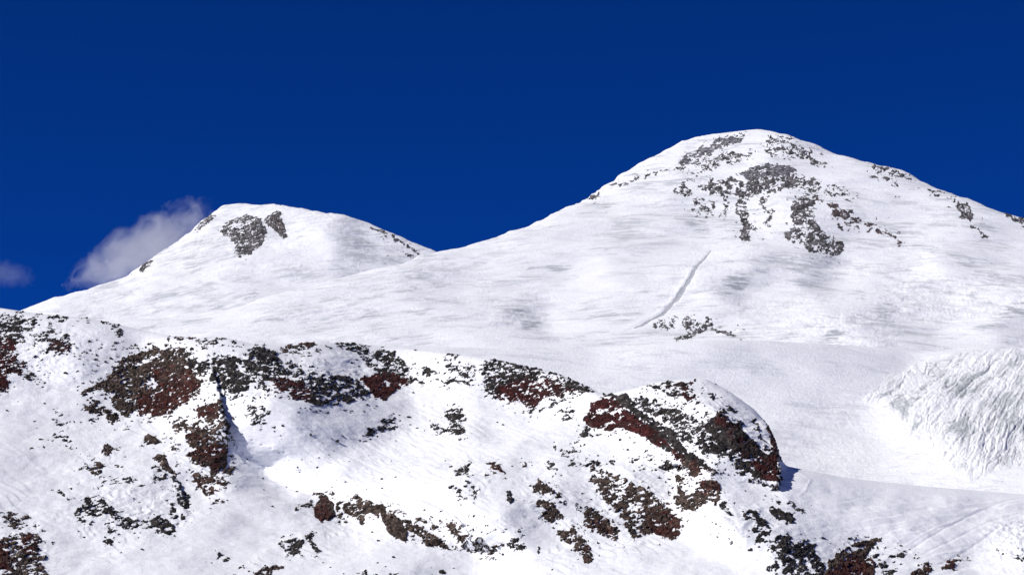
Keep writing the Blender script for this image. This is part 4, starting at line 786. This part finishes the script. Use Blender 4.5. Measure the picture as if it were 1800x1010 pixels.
# ------------------------------------------------------------------ single stones lying on the snow
def stone_mesh(seed):
    import bmesh
    bm = bmesh.new(); bmesh.ops.create_icosphere(bm, subdivisions=2, radius=1)
    r = random.Random(seed); ax = (r.uniform(.9, 1.5), r.uniform(.8, 1.1), r.uniform(.5, .8)); ph = r.uniform(0, 50)
    from mathutils import noise as mn
    for v_ in bm.verts:
        k = 1+.38*mn.noise(v_.co*1.3+Vector((ph, 0, 0)))+.16*mn.noise(v_.co*3.1+Vector((0, ph, 0)))
        v_.co = Vector((v_.co.x*ax[0], v_.co.y*ax[1], v_.co.z*ax[2]))*k
    me = bpy.data.meshes.new("stone"); bm.to_mesh(me); bm.free(); me.materials.append(ROCK)
    at = me.attributes.new('tone', 'FLOAT', 'POINT'); at.data.foreach_set('value', [1.0]*len(me.vertices)); return me
STONES = [stone_mesh(i) for i in range(7)]
def stone(layer, u, v, r, label, group):
    P, n = layer.at(np.array(float(u)), np.array(float(v)))
    ob = bpy.data.objects.new("stone", random.choice(STONES)); col.objects.link(ob)
    ob.location = P + n*r*.1; ob.scale = (r, r, r); ob.rotation_euler = (random.uniform(-.3, .3), random.uniform(-.3, .3)+.3, random.uniform(0, 6.28))
    tag(ob, label, 'stone', group, 'thing')
def scatter(label, group, n, poly, r0, r1, seed):
    r = random.Random(seed); p = np.array(poly); k = 0
    while k < n:
        u = r.uniform(p[:, 0].min(), p[:, 0].max()); v = r.uniform(p[:, 1].min(), p[:, 1].max())
        if poly_sdf(np.array([u]), np.array([v]), poly)[0] < 0: continue
        wh = 'upper' if v < 790-.0*u else ('lower' if v > 825 else 'middle'); sd_ = 'left' if u < 540 else ('right' if u > 640 else 'centre')
        stone(near, u, v, r0+(r1-r0)*r.random()**2.2, label % (wh, sd_), group); k += 1
scatter("small dark stone strewn on the %s part of the snow bowl, %s", "stones in the snow bowl", 46, [(420, 760), (520, 745), (620, 760), (700, 800), (740, 850), (640, 862), (540, 862), (470, 820)], .6, 2.4, 1)
def stones(group, items):
    for u, v, r, label in items: stone(near, u, v, r*.8, label, group)
stones("stones in the snow bowl", ((593, 774, 4, "largest dark stone on the streaked snow inside the bowl"), (497, 748, 3, "dark stone in the bowl just right of the shadowed tower's scattered rocks"), (558, 822, 2.5, "small dark stone low on the bright bowl slope"), (546, 764, 3, "dark stone in the bowl between its left side and its largest stone"), (524, 821, 2.2, "small stone low in the bowl above the grey slope's edge"),
    (672, 858, 2.2, "small stone on the white bowl floor above the lower cliff line"), (783, 810, 2, "tiny dark stone on white snow left of the low snow lip"), (614, 812, 1.8, "tiny stone in the lower middle of the bowl")))
stones("stones left of the cliff line", ((462, 840, 2.6, "dark stone on the grey slope under the bowl's edge, upper one"), (522, 863, 3, "dark stone just above and left of the round-topped tower"), (504, 855, 1.8, "tiny stone beside the dark one above the round-topped tower"), (478, 892, 3, "lone dark stone on grey snow left of the round-topped tower"),
    (464, 860, 2, "small stone midway down the grey slope left of the cliff line"), (402, 982, 2.6, "dark stone on the snow near the bottom, left of the bottom brown rock"), (435, 806, 1.8, "tiny stone on grey snow below the blue shadow")))
stones("stones below the cliff line", ((655, 935, 3, "dark stone in the white bay under the ragged brown rocks"), (666, 950, 3, "dark stone directly below the white bay of the lower cliff line"), (692, 979, 3.2, "lone dark stone on grey snow below the smooth slab"), (664, 987, 2, "small stone left of the lone one below the smooth slab"),
    (581, 996, 2, "small stone near the bottom between two brown rocks"), (568, 986, 1.8, "tiny stone right below the low dark rock pair"), (604, 1006, 1.8, "tiny stone at the bottom edge right of the brown rock"), (530, 975, 2, "small stone touching the underside of the low dark rock pair"), (556, 976, 2.4, "small stone under the right rock of the low dark pair")))
stones("stones on the bright snow", ((702, 729, 2.4, "small stone above the left rock group in the bowl"), (719, 733, 4, "largest stone between the two rock groups of the bowl"), (721, 746, 2, "tiny stone under the largest one between the bowl's rock groups"), (733, 751, 2.4, "small stone left of the black rock group in the bowl"), (874, 740, 2.6, "upper of two stones on bright snow below the red-faced band"), (884, 745, 3, "lower of two stones on bright snow below the red-faced band"), (905, 724, 2, "tiny stone just under the red-faced band"),
    (783, 657, 3, "small stone left of the criss-crossed rocks"), (771, 637, 3, "small stone on bright snow above the criss-crossed rocks"), (808, 637, 3, "stone between the top cluster and the criss-crossed rocks"), (727, 689, 3, "small stone on the snow right under the red wedge"), (870, 813, 2, "tiny stone on the low snow lip above the red-brown slab"), (900, 820, 2.2, "tiny stone on the low snow lip right of the red-brown slab")))
stones("stones beside the right massif", ((1062, 664, 3.6, "dark stone alone on grey glacier snow above the red front face"), (1104, 792, 2.6, "stone on the white snow shelf below the red front face"), (1112, 806, 2.4, "stone on the snow lip under the white shelf"), (1018, 774, 2, "tiny stone under the dark leaning rock")))
stones("stones on the right snow shelf", ((1492, 948, 3.4, "dark stone on grey snow just above the orange-brown crag"), (1584, 958, 2.6, "upper small stone above the flat dark rock at lower right"), (1589, 967, 2.6, "lower small stone touching the flat dark rock at lower right"), (1374, 842, 3, "stone at the right foot of the massif beside its shadow"), (1345, 870, 2, "tiny stone above the lens-shaped black rock"), (1480, 992, 2, "tiny stone inside the orange-brown crag's snow")))
stones("stones on the left slope", ((185, 637, 3.4, "lower of two dark stones in the snow gully left of the massif"), (195, 630, 3.6, "upper of two dark stones in the snow gully left of the massif"), (140, 634, 3.4, "dark stone between the scattered red rocks and the snow gully"), (115, 655, 4, "largest stone below the scattered red rocks at upper left"), (78, 710, 2.6, "lone small stone on smooth snow at far left"), (12, 722, 3, "dark stone near the left edge below the red and black slope"),
    (248, 852, 2, "tiny stone on the rounded snow dome"), (148, 940, 2.4, "lower of two small stones under the ragged black rocks"), (138, 932, 1.8, "upper of two small stones under the ragged black rocks"), (250, 965, 3, "stone on the snow right of the single dark rock, lower left"), (272, 712, 2, "tiny stone at the foot of the big massif"), (232, 741, 2.4, "stone just below the big brown massif"), (313, 788, 2.6, "stone left of the layered rock tower"), (134, 612, 2.6, "small stone right of the scattered red rocks"), (88, 653, 2, "tiny stone right of the low dark rubble band")))

# ------------------------------------------------------------------ clouds blowing off the left summit
def cloud_mat(dens, seed):
    m = bpy.data.materials.new("cloud_vapour"); m.use_nodes = True; t = m.node_tree; t.nodes.clear()
    out = N(t, 'ShaderNodeOutputMaterial'); pv = N(t, 'ShaderNodeVolumePrincipled'); pv.inputs['Color'].default_value = (0.86, 0.87, 0.90, 1); pv.inputs['Anisotropy'].default_value = 0.2
    tc = N(t, 'ShaderNodeTexCoord'); mp = N(t, 'ShaderNodeMapping'); mp.inputs['Location'].default_value = (seed, 0, 0); mp.inputs['Scale'].default_value = (2.3, 1.4, 1.0)
    t.links.new(tc.outputs['Object'], mp.inputs['Vector'])
    n = noise(t, mp.outputs['Vector'], 1.7, 8, 0.68); n.node.inputs['Distortion'].default_value = 1.0
    ln = N(t, 'ShaderNodeVectorMath', operation='LENGTH'); t.links.new(tc.outputs['Object'], ln.inputs[0])
    sub = N(t, 'ShaderNodeMath', operation='MULTIPLY_ADD'); sub.inputs[1].default_value = -0.56; sub.inputs[2].default_value = -0.03
    t.links.new(ln.outputs['Value'], sub.inputs[0])
    ad = N(t, 'ShaderNodeMath', operation='ADD'); t.links.new(sub.outputs[0], ad.inputs[0]); t.links.new(n, ad.inputs[1])
    mr = N(t, 'ShaderNodeMapRange'); mr.inputs['From Min'].default_value = 0.0; mr.inputs['From Max'].default_value = 0.30; mr.inputs['To Max'].default_value = dens
    t.links.new(ad.outputs[0], mr.inputs['Value']); t.links.new(mr.outputs[0], pv.inputs['Density']); t.links.new(pv.outputs[0], out.inputs['Volume'])
    return m
def cloud(u, v, D, rx, rz, tiltdeg, dens, seed, label):
    import bmesh
    bm = bmesh.new(); bmesh.ops.create_icosphere(bm, subdivisions=4, radius=1.0)
    from mathutils import noise as mn
    for q in bm.verts: q.co *= 1+.18*mn.noise(q.co*1.5+Vector((seed, 0, 0)))
    me = bpy.data.meshes.new("cloud"); bm.to_mesh(me); bm.free(); me.materials.append(cloud_mat(dens, seed))
    ob = link("cloud", me); ob.location = ray(u, v)*D; k = D/F
    ob.scale = (rx*k, rx*k*.6, rz*k); ob.rotation_euler = (0, R(tiltdeg), 0)
    tag(ob, label, 'cloud', None, 'thing')
cloud(252, 436, 9750, 158, 56, -31, 0.0056, 3.3, "thin grey cloud streaming up against the left skyline of the left summit")
cloud(10, 480, 9900, 60, 30, 8, 0.0012, 8.1, "faint wisp of cloud at the left edge, low in the blue sky")
